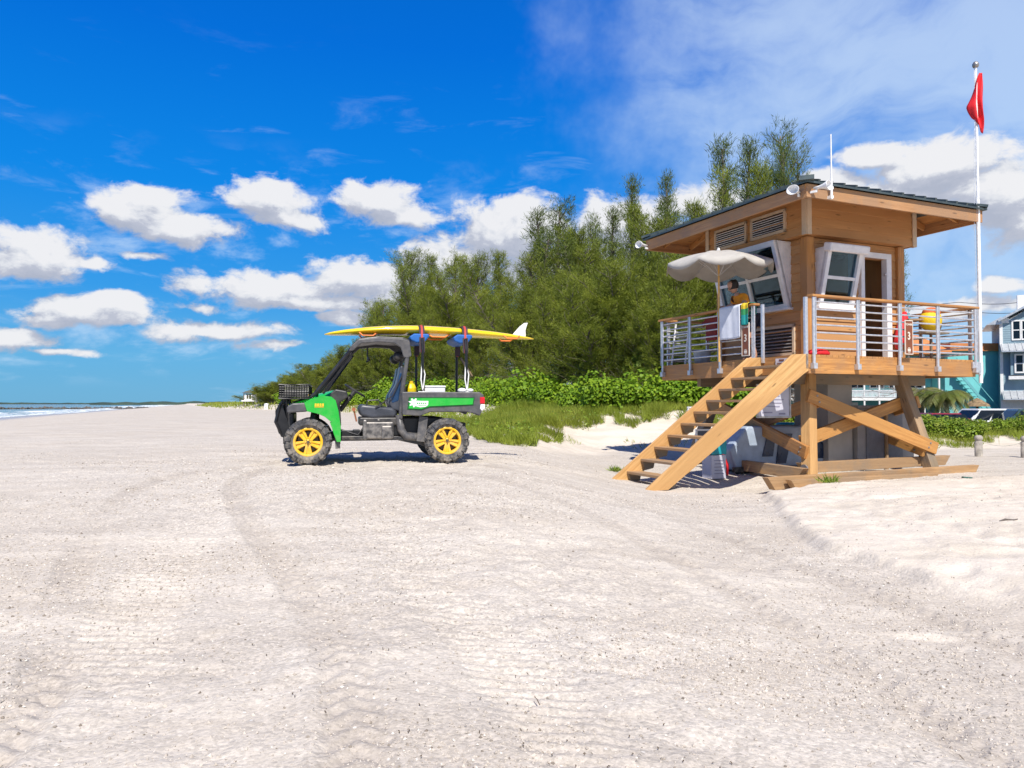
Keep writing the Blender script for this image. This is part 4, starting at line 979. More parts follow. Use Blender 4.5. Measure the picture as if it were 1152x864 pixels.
fp_ = MB(); fp_.tube([(0, 0, 0), (0, 0, zt(435, Y) - z0)], .03, 5); fp = fp_.build('distant_flagpole', M_white); fp.location = (at(288, Y), Y, z0); tag(fp, 'thin distant flagpole standing beside the tiny hut', 'flagpole')
ff = MB(); ff.box((-.2, 0, 0), (.28, .04, .36)); o = ff.build('distant_flag', M_red); o.location = (at(288, Y) , Y, zt(437.5, Y)); tag(o, 'tiny distant flag on the thin flagpole by the far hut', 'flag')
Yb = 100.; zb = hz(at(300, Yb), Yb); wb = MB(); wb.box((0, 0, .35), (.5, .5, .7)); wb.lathe([(.34, .7), (.3, .8), (.05, .86)], 12); o = wb.build('white_bin', M_white, bevel=.04); o.location = (at(300, Yb), Yb, zb); tag(o, 'small distant white bin among dune plants left of the buggy', 'bin')
# white dome in the hedge
X, Y = ray_hit(641, 6.2); z0 = hz(X, Y)
dl = thing('dome_lamp', 'white dome-topped bollard lamp rising out of the sea grape hedge', 'lamp', (X, Y, z0))
b_ = MB(); b_.tube([(0, 0, 0), (0, 0, zt(434, Y) - z0)], .05); b_.build('post', C_white, dl)
b_ = MB(); b_.lathe([(.13, zt(434, Y) - z0 - .03), (.17, zt(434, Y) - z0), (.15, zt(432, Y) - z0 + .02), (.09, zt(429.5, Y) - z0), (.001, zt(428.8, Y) - z0)], 16); b_.build('dome', C_white, dl, smooth=True)
# rope bollards
M_boll = M('bollard_timber', (.42, .38, .33), .85, var=.2, scale=8, bmp=.01)
bp = []
for i, (px, Y) in enumerate(((1100, 19.0), (1152, 18.6))):
    X = at(px, Y); z0 = hz(X, Y); b_ = MB(); b_.lathe([(.095, -.1), (.092, .38), (.075, .40), (.075, .42), (.098, .44), (.10, .50), (.06, .545), (.001, .55)], 14)
    o = b_.build('rope_bollard', M_boll, smooth=True); o.location = (X, Y, z0); bp.append(Vector((X, Y, z0 + .41)))
    tag(o, ['short round wooden bollard before the green bushes, whole in view', 'short wooden bollard cut by the right edge of the photo'][i], 'bollard', 'rope bollards')
b_ = MB(); b_.tube([tuple(bp[0].lerp(bp[1], t / 12) - Vector((0, 0, .12 * math.sin(math.pi * t / 12)))) for t in range(13)], .012, 6)
o = b_.build('barrier_rope', M('rope', (.62, .58, .50), .9)); tag(o, 'pale rope slung between the two short bollards', 'rope')
# ------------------------------------------------------------------ lifeguard tower; local x runs along the front (right), y along the left side (away)
TW = (5.14, 12.77, -.25); TRZ = math.atan2(.3987, .9171)
tower = thing('lifeguard_tower', 'timber lifeguard tower with hip roof, railed deck and slanted windows', 'lifeguard tower', TW, TRZ)
def tb(mb, name, mat, parent=tower, **k):
    mb.v = [(x, y, z + .25) for x, y, z in mb.v]; return mb.build(name, mat, parent, **k)
def tw_world(b_, a, z): 
    c, s = math.cos(TRZ), math.sin(TRZ); return Vector((TW[0] + b_ * c - a * s, TW[1] + b_ * s + a * c, z))
DZ = 2.05; DS = 4.34; M_pane = pane_mat()
# legs
lp = MB(); 
legs = [((.92, .92, 1.74), (.34, .34, -.35)), ((3.36, .92, 1.74), (3.62, .34, -.35)), ((.92, 3.4, 1.74), (.40, 3.95, -.35)), ((3.4, 3.4, 1.74), (3.8, 3.95, -.35))]
for i, (t0, t1) in enumerate(legs):
    b_ = MB(); b_.beam(t1, t0, .20, .20, (0, 1, .2)); o = tb(b_, 'leg', W_stair if i == 0 else W_old, bevel=.006)
def on_leg(i, z):
    t0, t1 = Vector(legs[i][0]), Vector(legs[i][1]); return t1.lerp(t0, (z - t1.z) / (t0.z - t1.z))
b_ = MB(); p = on_leg(0, -.02); 
sq = MB(); sq.lathe([(.001, .0), (.085, .0), (.085, .03), (.001, .03)], 16, Matrix.Translation((p.x - .14, p.y - .0, .02)) @ Matrix.Rotation(R(90), 4, 'Y')); tb(sq, 'anchor_plate', M_metal)
def brace(i, z0, j, z1, off, ex=.12, h=.235, mat=W_new):
    p0, p1 = on_leg(i, z0) + Vector(off), on_leg(j, z1) + Vector(off)
    b_ = MB(); b_.beam(p0, p1, .075, h, ext=ex); br = tb(b_, 'brace', mat, bevel=.005)
    dn = (p1 - p0).normalized(); o3 = Vector(off).normalized()
    for pe, sg_ in ((p0, 1), (p1, -1)):
        for k2, dz_ in ((0, .05), (1, -.05)):
            c_ = pe + dn * sg_ * (.03 + .05 * k2) + Vector((0, 0, dz_)) + o3 * .038
            q_ = o3.to_track_quat('Z', 'Y').to_matrix().to_4x4(); bt = MB(); bt.lathe([(.001, .014), (.012, .014), (.014, .008), (.022, .006), (.022, -.004)], 8, Matrix.Translation(c_) @ q_); tb(bt, 'bolt', M_metal, br)
brace(0, 1.30, 1, .36, (0, -.145, 0), .16)
brace(0, .50, 1, 1.22, (0, .145, 0), .06)
brace(0, 1.22, 2, .30, (.145, 0, 0), .1, mat=W_deck); brace(0, .34, 2, 1.25, (-.145, 0, 0), .1, mat=W_deck)
brace(2, 1.2, 3, .3, (0, .145, 0)); brace(2, .3, 3, 1.2, (0, -.145, 0))
brace(1, 1.2, 3, .3, (.145, 0, 0)); brace(1, .3, 3, 1.2, (-.145, 0, 0))
# skid timbers
for p0, p1, h, w in (((-1.05, -.06, -.14), (4.45, .10, -.12), .21, .14), ((-.72, -.235, -.17), (3.0, -.12, -.20), .20, .13), ((-.02, .06, -.03), (.10, 3.1, .02), .2, .13), ((.35, .62, .02), (4.35, .62, .05), .19, .13), ((.1, 3.6, .0), (4.4, 3.6, 0), .2, .14)):
    b_ = MB(); p0, p1 = Vector(p0), Vector(p1); d = (p1 - p0).normalized()
    b_.beam(p0, p1, w, h)
    for k in (0, 3): pass
    # scarfed ends: pull the lower corners in
    vs = [Vector(v) for v in b_.v]; zmid = (p0.z + p1.z) / 2
    for n_, v in enumerate(vs):
        low = v.z < (p0.z if (v - p0).length < (v - p1).length else p1.z)
        if low: vs[n_] = v + d * (.16 if (v - p0).length < (v - p1).length else -.16)
    b_.v = [tuple(v) for v in vs]; tb(b_, 'skid_timber', W_skid, bevel=.006)
# deck: joists, fascia, planks
b_ = MB()
n = 31
for k in range(n):
    w = DS / n; b_.box((w * (k + .5), DS / 2, DZ - .02), (w - .008, DS, .038))
deck = tb(b_, 'deck', W_deck)
for p0, p1, up in (((0, .025, 0), (DS, .025, 0), 0), ((.025, .05, 0), (.025, DS, 0), 0), ((DS - .025, .05, 0), (DS - .025, DS, 0), 0), ((.05, DS - .025, 0), (DS - .05, DS - .025, 0), 0)):
    b_ = MB(); b_.beam((p0[0], p0[1], DZ - .185), (p1[0], p1[1], DZ - .185), .05, .29); tb(b_, 'fascia', W_deck, deck, bevel=.004)
for k in range(7):
    b_ = MB(); x = .4 + k * (DS - .8) / 6; b_.beam((x, .05, DZ - .17), (x, DS - .05, DZ - .17), .045, .24); tb(b_, 'joist', W_old, deck)
for a in (.92, 3.4):
    b_ = MB(); b_.beam((.3, a, 1.66), (DS - .3, a, 1.66), .12, .2); tb(b_, 'bearer', W_old, deck)
bb = MB(); bb.box((DS + .10, .0, DZ - .17), (.12, .10, .22)); bb.box((DS + .02, -.025, DZ - .10), (.30, .03, .13)); tb(bb, 'pole_bracket', M_galv)
# railings
def railing(p0, p1, posts, out, name='railing', toprail=True):
    p0, p1 = Vector((*p0, 0)), Vector((*p1, 0)); d = (p1 - p0).normalized(); out = Vector((*out, 0))
    r_ = MB()
    for i in range(7):
        z = DZ + .115 + .135 * i; r_.tube([tuple(p0 + Vector((0, 0, z)) + out * .02), tuple(p1 + Vector((0, 0, z)) + out * .02)], .0155, 8)
    rail = tb(r_, name, M_galv, smooth=False)
    for t in posts:
        b_ = MB(); c = p0 + d * t + out * .045
        b_.beam(c + Vector((0, 0, DZ - .22)), c + Vector((0, 0, DZ + 1.0)), .022 if False else .05, .03, out)
        b_.beam(c + d * .035 + Vector((0, 0, DZ - .0)), c + d * .035 + Vector((0, 0, DZ + 1.0)), .014, .05, out)
        b_.box(tuple(c + out * .0 + Vector((0, 0, DZ - .20))), (.085, .085, .10))
        tb(b_, 'rail_post', M_galv, rail, bevel=.003)
    if toprail:
        b_ = MB(); b_.beam(p0 + Vector((0, 0, DZ + 1.025)) - d * .04, p1 + Vector((0, 0, DZ + 1.025)) + d * .04, .15, .042); tb(b_, 'hand_rail', W_deck, rail, bevel=.008)
    return rail
railing((.08, 0), (DS, 0), [.0, 1.04, 2.10, 3.12, 4.20], (0, -1))
railing((0, 1.30), (0, DS), [.0, .98, 1.95, 2.95], (-1, 0))
railing((DS, 0), (DS, DS), [.12, 1.2, 2.3, 3.3, 4.2], (1, 0))
railing((0, DS), (DS, DS), [.2, 1.3, 2.4, 3.4, 4.2], (0, 1))
b_ = MB(); b_.beam((.02 - .045, 1.085, DZ - .1), (.02 - .045, 1.085, DZ + 1.0), .05, .05); tb(b_, 'gate_post', M_galv, bevel=.003); b_ = MB(); b_.beam((-.03, .03, DZ - .25), (-.03, .03, DZ + 1.0), .05, .06); tb(b_, 'gate_post', M_galv, bevel=.003)
# staircase: runs down along -x from the left edge
ST = MB(); sz = hz(*tw_world(-2.85, .5, 0).xy) ; run = 2.95; top = DZ + .02; foot = -.16
ux, uz = -run, foot - top; L = math.hypot(ux, uz)
for yy in (.03, 1.15):
    b_ = MB(); b_.prism([(0.02, top - .01), (0.02, top - .30), (-.10, top - .36), (-run + .02, foot + .0), (-run - .42, foot + .0), (-.34, top - .03)], (0, yy - .025, 0), (1, 0, 0), (0, 0, 1), (0, .05, 0))
    # timber grain follows the board
    b_.uv = [[((p[0] * ux + p[1] * uz) / L + 30 * yy, (p[0] * -uz + p[1] * ux) / L) if abs(p[0]) < 9 else p for p in f] for f in b_.uv]
    tb(b_, 'stringer', W_stair, bevel=.005)
nst = 10
for i in range(nst):
    f = (i + 1) / (nst + 1); z = top - (top - foot) * f; x = -.06 - (run + .12) * f + .0
    b_ = MB(); b_.box((x - .0, .59, z - .02), (.27, 1.06, .042)); tr = tb(b_, 'tread', W_skid, bevel=.004)
    for yy in (.085, 1.10):
        c = MB(); c.prism([(-.13, 0), (.13, 0), (.10, -.12), (-.06, -.15)], (x, yy - .025, z - .042), (1, 0, 0), (0, 0, 1), (0, .05, 0)); tb(c, 'tread_cleat', W_old, tr)
# cabin, lower walls with lap siding
CA, CB = 1.2, 3.7; WZ = 4.45
sid = wood('tan_siding', (.52, .27, .10), (.60, .32, .13), (.56, .29, .11), .55)
def lap(mb, p0, p1, z0, z1, outv, ex=.19, holes=()):
    """lapped boards between plan points p0 and p1, split round rectangular holes (t0, t1, z0, z1)"""
    p0, p1 = Vector((*p0, 0)), Vector((*p1, 0)); d = (p1 - p0); L = d.length; d /= L; o_ = Vector((*outv, 0)); z = z0
    while z < z1 - .001:
        zt_ = min(z1, z + ex); cuts = [(0, L)]
        for t0, t1, h0, h1 in holes:
            if h0 < zt_ - .01 and h1 > z + .01:
                nc = []
                for a, b2 in cuts:
                    if t1 <= a or t0 >= b2: nc.append((a, b2)); continue
                    if t0 > a: nc.append((a, t0))
                    if t1 < b2: nc.append((t1, b2))
                cuts = nc
        for a, b2 in cuts:
            mb.prism([(0, 0), (.028, 0), (.005, zt_ - z), (0, zt_ - z)], tuple(p0 + d * a + Vector((0, 0, z))), tuple(o_), (0, 0, 1), tuple(d * (b2 - a)))
            ou = random.uniform(0, 40); mb.uv[-2] = [(ou, z), (ou, zt_), (ou + b2 - a, zt_), (ou + b2 - a, z)]
            for f in (-1, -3, -4): mb.uv[f] = [(ou, z), (ou, zt_), (ou + b2 - a, zt_), (ou + b2 - a, z)]
        z = zt_
wl = MB()
DOOR = (1.36, 2.20); FW = (.20, 1.12); LW = (.40, 2.36)     # along the wall from the near corner
lap(wl, (CA, CA), (CB, CA), DZ + .02, WZ, (0, -1), holes=((DOOR[0], DOOR[1], DZ, 4.16), (FW[0], FW[1], 3.05, 4.2)))
lap(wl, (CA, CB), (CA, CA), DZ + .02, WZ, (-1, 0), holes=((CB - CA - LW[1], CB - CA - LW[0], 3.12, 4.3),))
lap(wl, (CB, CA), (CB, CB), DZ + .02, WZ, (1, 0)); lap(wl, (CB, CB), (CA, CB), DZ + .02, WZ, (0, 1))
# inner lining so the walls have thickness
for (x0, x1, z0, z1) in ((0, FW[0], DZ, WZ), (FW[0], FW[1], DZ, 3.05), (FW[0], FW[1], 4.2, WZ), (FW[1], DOOR[0], DZ, WZ), (DOOR[0], DOOR[1], 4.16, WZ), (DOOR[1], 2.5, DZ, WZ)):
    wl.box((CA + (x0 + x1) / 2, CA + .053, (z0 + z1) / 2), (x1 - x0, .1, z1 - z0))
for (y0, y1, z0, z1) in ((.1, LW[0], DZ, WZ), (LW[0], LW[1], DZ, 3.12), (LW[0], LW[1], 4.3, WZ), (LW[1], 2.4, DZ, WZ)):
    wl.box((CA + .053, CA + (y0 + y1) / 2, (z0 + z1) / 2), (.1, y1 - y0, z1 - z0))
wl.box((CB - .053, 2.45, (DZ + WZ) / 2), (.1, 2.28, WZ - DZ)); wl.box((2.45, CB - .053, (DZ + WZ) / 2), (2.28, .1, WZ - DZ))
wall = tb(wl, 'cabin_wall', sid)
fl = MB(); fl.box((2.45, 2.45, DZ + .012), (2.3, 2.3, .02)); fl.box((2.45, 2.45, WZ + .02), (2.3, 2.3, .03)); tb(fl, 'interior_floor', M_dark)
for x, y in ((CA - .0, CA - .0), (CB + .0, CA - .0), (CA, CB), (CB, CB)):
    b_ = MB(); b_.box((x, y, (DZ + WZ) / 2), (.18, .18, WZ - DZ - .006)); tb(b_, 'corner_post', W_deck, bevel=.006)
# upper band
UA, UB = .98, 3.93; UZ = 5.24
b_ = MB(); LV = [(.49, 1.50), (1.62, 2.66)]
lap(b_, (UA, UA), (UB, UA), WZ, UZ, (0, -1), .17)
lap(b_, (UA, UB), (UA, UA), WZ, UZ, (-1, 0), .17); lap(b_, (UB, UA), (UB, UB), WZ, UZ, (1, 0), .17); lap(b_, (UB, UB), (UA, UB), WZ, UZ, (0, 1), .17)
b_.box((2.455, 2.455, (WZ + UZ) / 2 + .003), (UB - UA - .01, UB - UA - .01, UZ - WZ - .02)); up_ = tb(b_, 'upper_wall', sid)
for x, y in ((UA, UA), (UB, UA), (UA, UB), (UB, UB)):
    b_ = MB(); sx, sy = (1 if x < 2 else -1), (1 if y < 2 else -1)
    b_.box((x + sx * .035 , y - sy * .032, (WZ + UZ) / 2), (.11, .022, UZ - WZ + .02)); b_.box((x - sx * .032, y + sy * .028, (WZ + UZ) / 2), (.022, .11, UZ - WZ + .02)); tb(b_, 'corner_trim', M_trim, up_)
# louvre vents
def louvre(y0, y1, z0, z1, x, par):
    f = MB()
    for (a, b2, c, d) in ((y0, y1, z0, z0 + .055), (y0, y1, z1 - .055, z1), (y0, y0 + .055, z0, z1), (y1 - .055, y1, z0, z1)): f.box((x - .03, (a + b2) / 2, (c + d) / 2), (.05, b2 - a, d - c))
    fr = tb(f, 'louvre_vent', M_trim, par)
    s = MB(); n = 7
    for k in range(n): z = z0 + .07 + (z1 - z0 - .14) * (k + .5) / n; s.beam((x - .028, y0 + .05, z), (x - .028, y1 - .05, z), .055, .010, (-.6, 0, 1))
    tb(s, 'slat', M_galv, fr)
    s = MB(); s.box((x - .022, (y0 + y1) / 2, (z0 + z1) / 2), (.006, y1 - y0 - .08, z1 - z0 - .08)); tb(s, 'vent_back', M_dark, fr)
louvre(UA + .50, UA + 1.50, 4.60, 5.06, UA, tower); louvre(UA + 1.62, UA + 2.66, 4.60, 5.06, UA, tower)
louvre(CA + .30, CA + 1.5, 2.16, 2.78, CA, tower)
b_ = MB(); b_.box((2.6, CA - .01, 2.62), (.001, .001, .001))
# slanted windows: a box frame leaning outwards at the top
def slant_window(o, ax, out, w, z0, z1, lean, cols, hood):
    """o: lower corner on wall, ax: along wall, out: outward"""
    o, ax, out = Vector(o), Vector(ax), Vector(out); Zv = Vector((0, 0, 1)); hgt = z1 - z0
    slope = (Zv * hgt + out * lean); sn = slope.normalized(); nrm = ax.cross(sn); nrm = nrm if nrm.dot(out) > 0 else -nrm
    base = o + out * .06 + Zv * z0; g_ = lambda u, v: base + ax * u + slope * v
    f = MB()
    for u in (.045, w - .045): f.beam(g_(u, 0), g_(u, 1), .09, .10, tuple(nrm))
    f.beam(g_(.09, .03), g_(w - .09, .03), .10, .09, tuple(sn)); f.beam(g_(.09, .97), g_(w - .09, .97), .10, .09, tuple(sn)); f.beam(g_(.09, .50), g_(w - .09, .50), .07, .065, tuple(sn))
    for k in range(1, cols): u = w * k / cols; f.beam(g_(u, .05), g_(u, .95), .07, .08, tuple(nrm))
    # cheeks closing the wedge between frame and wall
    for u in (.0, w - .03):
        p = [o + ax * u + Zv * z0, g_(u, 0), g_(u, 1), o + ax * u + Zv * z1]
        b0 = len(f.v)
        for dd in (Vector((0, 0, 0)), ax * .03): f.v += [tuple(q_ + dd) for q_ in p]
        for idx in ((3, 2, 1, 0), (4, 5, 6, 7), (0, 1, 5, 4), (1, 2, 6, 5), (2, 3, 7, 6), (3, 0, 4, 7)): f.f.append([b0 + t for t in idx]); f.uv.append([(0, 0)] * 4); f.mi.append(0)
    f.beam(o + ax * (w / 2 - w / 2) + Zv * z1 + out * (lean + .06) / 2 + Zv * .0, o + ax * w + Zv * z1 + out * (lean + .06) / 2, lean + .16, .035)
    f.beam(o - ax * .05 + Zv * (z0 - .03) + out * .06, o + ax * (w + .05) + Zv * (z0 - .03) + out * .06, .20, .05)
    fr = tb(f, 'slanted_window', M_white, bevel=.004)
    p_ = MB(); c0 = g_(.08, .05) - nrm * .012
    p_.prism([(0, 0), (w - .16, 0), (w - .16, slope.length * .9), (0, slope.length * .9)], tuple(c0), tuple(ax), tuple(sn), tuple(nrm * -.012)); tb(p_, 'pane', M_pane, fr)
    if hood:
        h = MB(); c = g_(w / 2, 1.0) + nrm * .05; h.beam(c - ax * (w / 2 + .06), c + ax * (w / 2 + .06), .20, .17, tuple(sn)); tb(h, 'shutter_box', M_white, fr, bevel=.03)
    return fr
slant_window((CA + FW[0], CA, 0), (1, 0, 0), (0, -1, 0), FW[1] - FW[0], 3.10, 4.22, .26, 1, True)
slant_window((CA, CA + LW[0], 0), (0, 1, 0), (-1, 0, 0), LW[1] - LW[0], 3.12, 4.42, .36, 2, False)
# door frame, open dark doorway with a dark door leaf inside
f = MB(); x0, x1 = CA + DOOR[0], CA + DOOR[1]
for c, sz_ in ((((x0 + .04), CA - .03, 3.11), (.10, .13, 2.10)), (((x1 - .06), CA - .03, 3.11), (.14, .13, 2.10)), (((x0 + x1) / 2, CA - .03, 4.215), (x1 - x0 + .02, .13, .11))): f.box(c, sz_)
fr = tb(f, 'door_frame', M_white, bevel=.004)
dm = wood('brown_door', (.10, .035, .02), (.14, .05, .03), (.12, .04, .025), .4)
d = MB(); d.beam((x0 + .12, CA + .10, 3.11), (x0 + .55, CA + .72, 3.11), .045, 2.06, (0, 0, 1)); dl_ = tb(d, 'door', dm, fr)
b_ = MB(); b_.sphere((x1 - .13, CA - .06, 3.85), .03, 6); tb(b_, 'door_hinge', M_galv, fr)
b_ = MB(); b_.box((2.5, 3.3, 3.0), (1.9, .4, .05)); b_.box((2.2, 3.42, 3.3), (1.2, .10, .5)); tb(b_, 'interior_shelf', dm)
b_ = MB(); b_.box((1.62, 2.2, 3.08), (.5, 1.4, .05)); tb(b_, 'counter', M('red_counter', (.35, .03, .03), .5))
b_ = MB(); b_.box((1.75, 2.7, 3.24), (.3, .35, .26)); b_.box((1.7, 1.9, 3.18), (.25, .2, .14)); tb(b_, 'counter_box', M_white)
# roof: hip, metal sheet with ribs, fascia, rafters, soffit boards
r0, r1, r1x = -.04, 4.90, 4.56; EZ = 5.06; mid = (r0 + r1) / 2; midx = (r0 + r1x) / 2; AP = EZ + .30 * (mid - r0)
M_sheet = M('metal_roof_sheet', (.085, .11, .11), .42, .45, .12, 3)
rf = MB(); cs = [(r0 - .06, r0 - .06, EZ), (r1x + .06, r0 - .06, EZ), (r1x + .06, r1 + .06, EZ), (r0 - .06, r1 + .06, EZ)]; ap = (midx, mid, AP)
for k in range(4):
    a, b2 = cs[k], cs[(k + 1) % 4]; rf.quad([a, b2, ap]); rf.quad([tuple(Vector(a) - Vector((0, 0, .035))), tuple(Vector(b2) - Vector((0, 0, .035))), b2, a])
for k in range(4): rf.quad([tuple(Vector(p_) - Vector((0, 0, .035))) for p_ in (cs[(k + 1) % 4], cs[k], ap)])
for k in range(4):
    a, b2 = Vector(cs[k]), Vector(cs[(k + 1) % 4]); d = (b2 - a); L = d.length; d /= L; inn = Vector((0, 0, 1)).cross(d)
    for j in range(1, 16):
        t = L * j / 16; depth = min(t, L - t); s_ = a + d * t; e_ = s_ + inn * depth + Vector((0, 0, .30 * depth * (AP - EZ) / (.30 * (mid - r0 + .06))))
        rf.beam(s_ + Vector((0, 0, .022)), e_ + Vector((0, 0, .022)), .045, .05)
    rf.beam(a + Vector((0, 0, .03)), Vector(ap) + Vector((0, 0, .03)), .20, .05)
rf.box((r0 - .0, r0 - .0, EZ + .035), (.24, .24, .075), R(45))
roof = tb(rf, 'roof', M_sheet)
for p0, p1 in (((r0, r0 + .02), (r1x, r0 + .02)), ((r0 + .02, r0 + .046), (r0 + .02, r1)), ((r1x - .02, r0 + .046), (r1x - .02, r1)), ((r0 + .046, r1 - .02), (r1x - .046, r1 - .02))):
    b_ = MB(); b_.beam((*p0, EZ - .155), (*p1, EZ - .155), .042, .235); tb(b_, 'fascia', W_roof, roof, bevel=.004)
sf = MB(); zs = lambda inn: EZ - .05 + .30 * inn * .98
for k in range(4):
    o4 = [(r0 + .05, r0 + .05), (r1x - .05, r0 + .05), (r1x - .05, r1 - .05), (r0 + .05, r1 - .05)]; i4 = [(UA - .01, UA - .01), (UB + .01, UA - .01), (UB + .01, UB + .01), (UA - .01, UB + .01)]
    a, b2, c, d = o4[k], o4[(k + 1) % 4], i4[(k + 1) % 4], i4[k]; L = 5
    sf.quad([(*a, zs(.0)), (*b2, zs(.0)), (*c, zs(1.02)), (*d, zs(1.02))], [(0, 0), (5, 0), (4, 1), (1, 1)])
tb(sf, 'soffit', W_soft, roof)
for k in range(4):
    a = Vector(cs[k]); 
    b_ = MB(); b_.beam(a + (Vector(ap) - a) * .03 - Vector((0, 0, .14)), a + (Vector(ap) - a) * .46 - Vector((0, 0, .14)), .05, .14); tb(b_, 'rafter', W_soft, roof)
for t in (.45, 1.2, 2.4, 3.6, 4.4):
    for s in range(4):
        if s in (0, 2) and t > r1x - .1: continue
        dpt = min(t - r0, (r1x if s in (0, 2) else r1) - t, 1.05, (.62 if s == 1 else 9)) - .07
        if dpt < .2: continue
        P0 = {0: (t, r0 + .05), 1: (r1x - .05, t), 2: (t, r1 - .05), 3: (r0 + .05, t)}[s]; iv = {0: (0, 1), 1: (-1, 0), 2: (0, -1), 3: (1, 0)}[s]
        b_ = MB(); b_.beam((*P0, EZ - .12), (P0[0] + iv[0] * dpt, P0[1] + iv[1] * dpt, EZ - .12 + .30 * dpt), .045, .12); tb(b_, 'rafter', W_soft, roof)

# ------------------------------------------------------------------ things mounted on or standing about the tower
def at_tower(o, b_, a, z): o.location = tw_world(b_, a, z); return o
def horn(b_, a, z, rz, label):
    t = thing('horn_loudspeaker', label, 'loudspeaker', tw_world(b_, a, z), rz, 'white horn loudspeakers on the roof corners'); t.scale = (.74, .74, .74)
    h = MB(); Mx = Matrix.Rotation(R(90), 4, 'X')
    pr = [(.035, -.12), (.045, .0), (.07, .10), (.13, .22), (.135, .24), (.12, .235), (.06, .11), (.03, .05), (.001, .05)]
    h.lathe([(.001, -.12)] + pr, 20, Mx @ Matrix.Diagonal((1.15, .85, 1, 1))); h.build('horn', M_white, t, smooth=True)
    h = MB(); h.beam((0, .06, -.10), (0, .06, .03), .03, .04); h.box((0, .14, -.08), (.05, .16, .05)); h.build('bracket', M_white, t)
horn(r0 - .08, r0 + .14, EZ - .16, TRZ + R(-70), 'white horn loudspeaker at the near roof corner facing left')
horn(r0 + .14, r0 - .14, EZ - .13, TRZ + R(20), 'white horn loudspeaker at the near roof corner facing the camera')
horn(r0 - .12, r1 - .1, EZ - .18, TRZ + R(-80), 'white horn loudspeaker at the far left roof corner')
b_ = MB(); b_.tube([(0, 0, 0), (0, 0, .35), (0, 0, .36), (0, 0, 1.15)], [.022, .022, .014, .011], 8); b_.beam((0, .08, .04), (0, -.02, .04), .06, .05); b_.beam((0, .08, .20), (0, -.02, .20), .06, .05)
an = b_.build('antenna', M_white); an.location = tw_world(r0 + .50, r0 - .07, EZ - .28); an.rotation_euler = (0, 0, TRZ); tag(an, 'thin white antenna standing on the front roof edge', 'antenna')
# flagpole with halyard, and the flag
fx = thing('flagpole', 'tall white flagpole fixed at the right end of the deck', 'flagpole', tw_world(4.46, -.02, 1.62), TRZ)
b_ = MB(); b_.tube([(0, 0, -.02), (0, 0, 3.6), (0, 0, 3.62), (0, 0, 6.28)], [.036, .034, .026, .024], 10); b_.build('pole', M_white, fx)
b_ = MB(); b_.lathe([(.001, 6.26), (.045, 6.27), (.06, 6.30), (.06, 6.34), (.035, 6.38), (.001, 6.39)], 14); b_.build('cap', M_metal, fx, smooth=True)
b_ = MB(); b_.tube([(-.05, 0, 1.0), (-.065, -.02, 3.5), (-.05, 0, 6.2)], .006, 4); b_.tube([(-.065, .01, 1.0), (-.10, .01, 3.4), (-.04, 0, 6.2)], .005, 4); b_.build('halyard', M_galv, fx)
fg = MB(); rows, colsn = 22, 14; top_, hgt = 0.0, 1.22
pts = []
for i in range(rows + 1):
    v = i / rows; w = .03 + .30 * (1 - abs(v - .52) / .52) ** .8 if v < .8 else .03 + .30 * (1 - .28 / .52) ** .8 * (1 - v) / .2 * .9
    row = []
    for j in range(colsn + 1):
        u = j / colsn; drop = .38 * u * min(1, v * 2) * .5
        row.append((-.035 - w * u * .82 + .02 * math.sin(v * 9 + u * 5), -.10 * math.sin(u * 9.5 + v * 2.0) * w * 2.2 - .02, -v * hgt * (1 - .1 * u) - drop * (1 - v)))
    pts.append(row)
for i in range(rows):
    for j in range(colsn): fg.quad([pts[i][j], pts[i + 1][j], pts[i + 1][j + 1], pts[i][j + 1]])
o = fg.build('warning_flag', M_red, smooth=True, merge=True); o.location = tw_world(4.46, -.02, 1.62 + 6.14) + Vector((.12, -.02, 0)); tag(o, 'red flag hanging limp at the top of the flagpole', 'flag')
so = o.modifiers.new('s', 'SOLIDIFY'); so.thickness = .004
# number signs
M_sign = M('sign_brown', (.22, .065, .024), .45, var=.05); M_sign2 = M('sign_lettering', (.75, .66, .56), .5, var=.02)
def text_mesh(txt, size, mat, name, parent, loc, rot=(R(90), 0, 0), depth=.002, align='CENTER', sx=1.):
    cu = bpy.data.curves.new(name, 'FONT'); cu.body = txt; cu.size = size; cu.align_x = align; cu.align_y = 'CENTER'; cu.extrude = depth; cu.resolution_u = 3; cu.offset = size * .02
    ob = bpy.data.objects.new(name, cu); COL.objects.link(ob); bpy.context.view_layer.update()
    me = bpy.data.meshes.new_from_object(ob.evaluated_get(bpy.context.evaluated_depsgraph_get())); bpy.data.objects.remove(ob)
    me.transform(Matrix.Translation(loc) @ Matrix.Rotation(rot[2], 4, 'Z') @ Matrix.Rotation(rot[0], 4, 'X') @ Matrix.Diagonal((sx, 1, 1, 1))); me.materials.clear(); me.materials.append(mat)
    o = bpy.data.objects.new(name, me); COL.objects.link(o); o.parent = parent; return o
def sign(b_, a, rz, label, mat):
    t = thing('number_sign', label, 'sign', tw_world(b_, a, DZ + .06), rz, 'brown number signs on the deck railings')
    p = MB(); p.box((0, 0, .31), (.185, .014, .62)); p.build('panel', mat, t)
    f = MB()
    for x, z, sx_, sz_ in ((0, .0, .205, .014), (0, .62, .205, .014), (-.097, .31, .012, .62), (.097, .31, .012, .62)): f.box((x, -.004, z), (sx_, .02, sz_))
    f.build('border', M_sign2, t)
    text_mesh('TOWER', .052, M_sign2, 'lettering', t, (0, -.010, .545), sx=.95); text_mesh('3', .20, M_sign2, 'numeral', t, (0, -.010, .33), sx=.8)
    s = MB(); s.box((0, -.009, .075), (.075, .005, .05)); s.box((0, -.009, .115), (.05, .005, .012)); s.box((0, -.009, .035), (.06, .005, .010)); s.build('small_emblem', M_sign2, t)
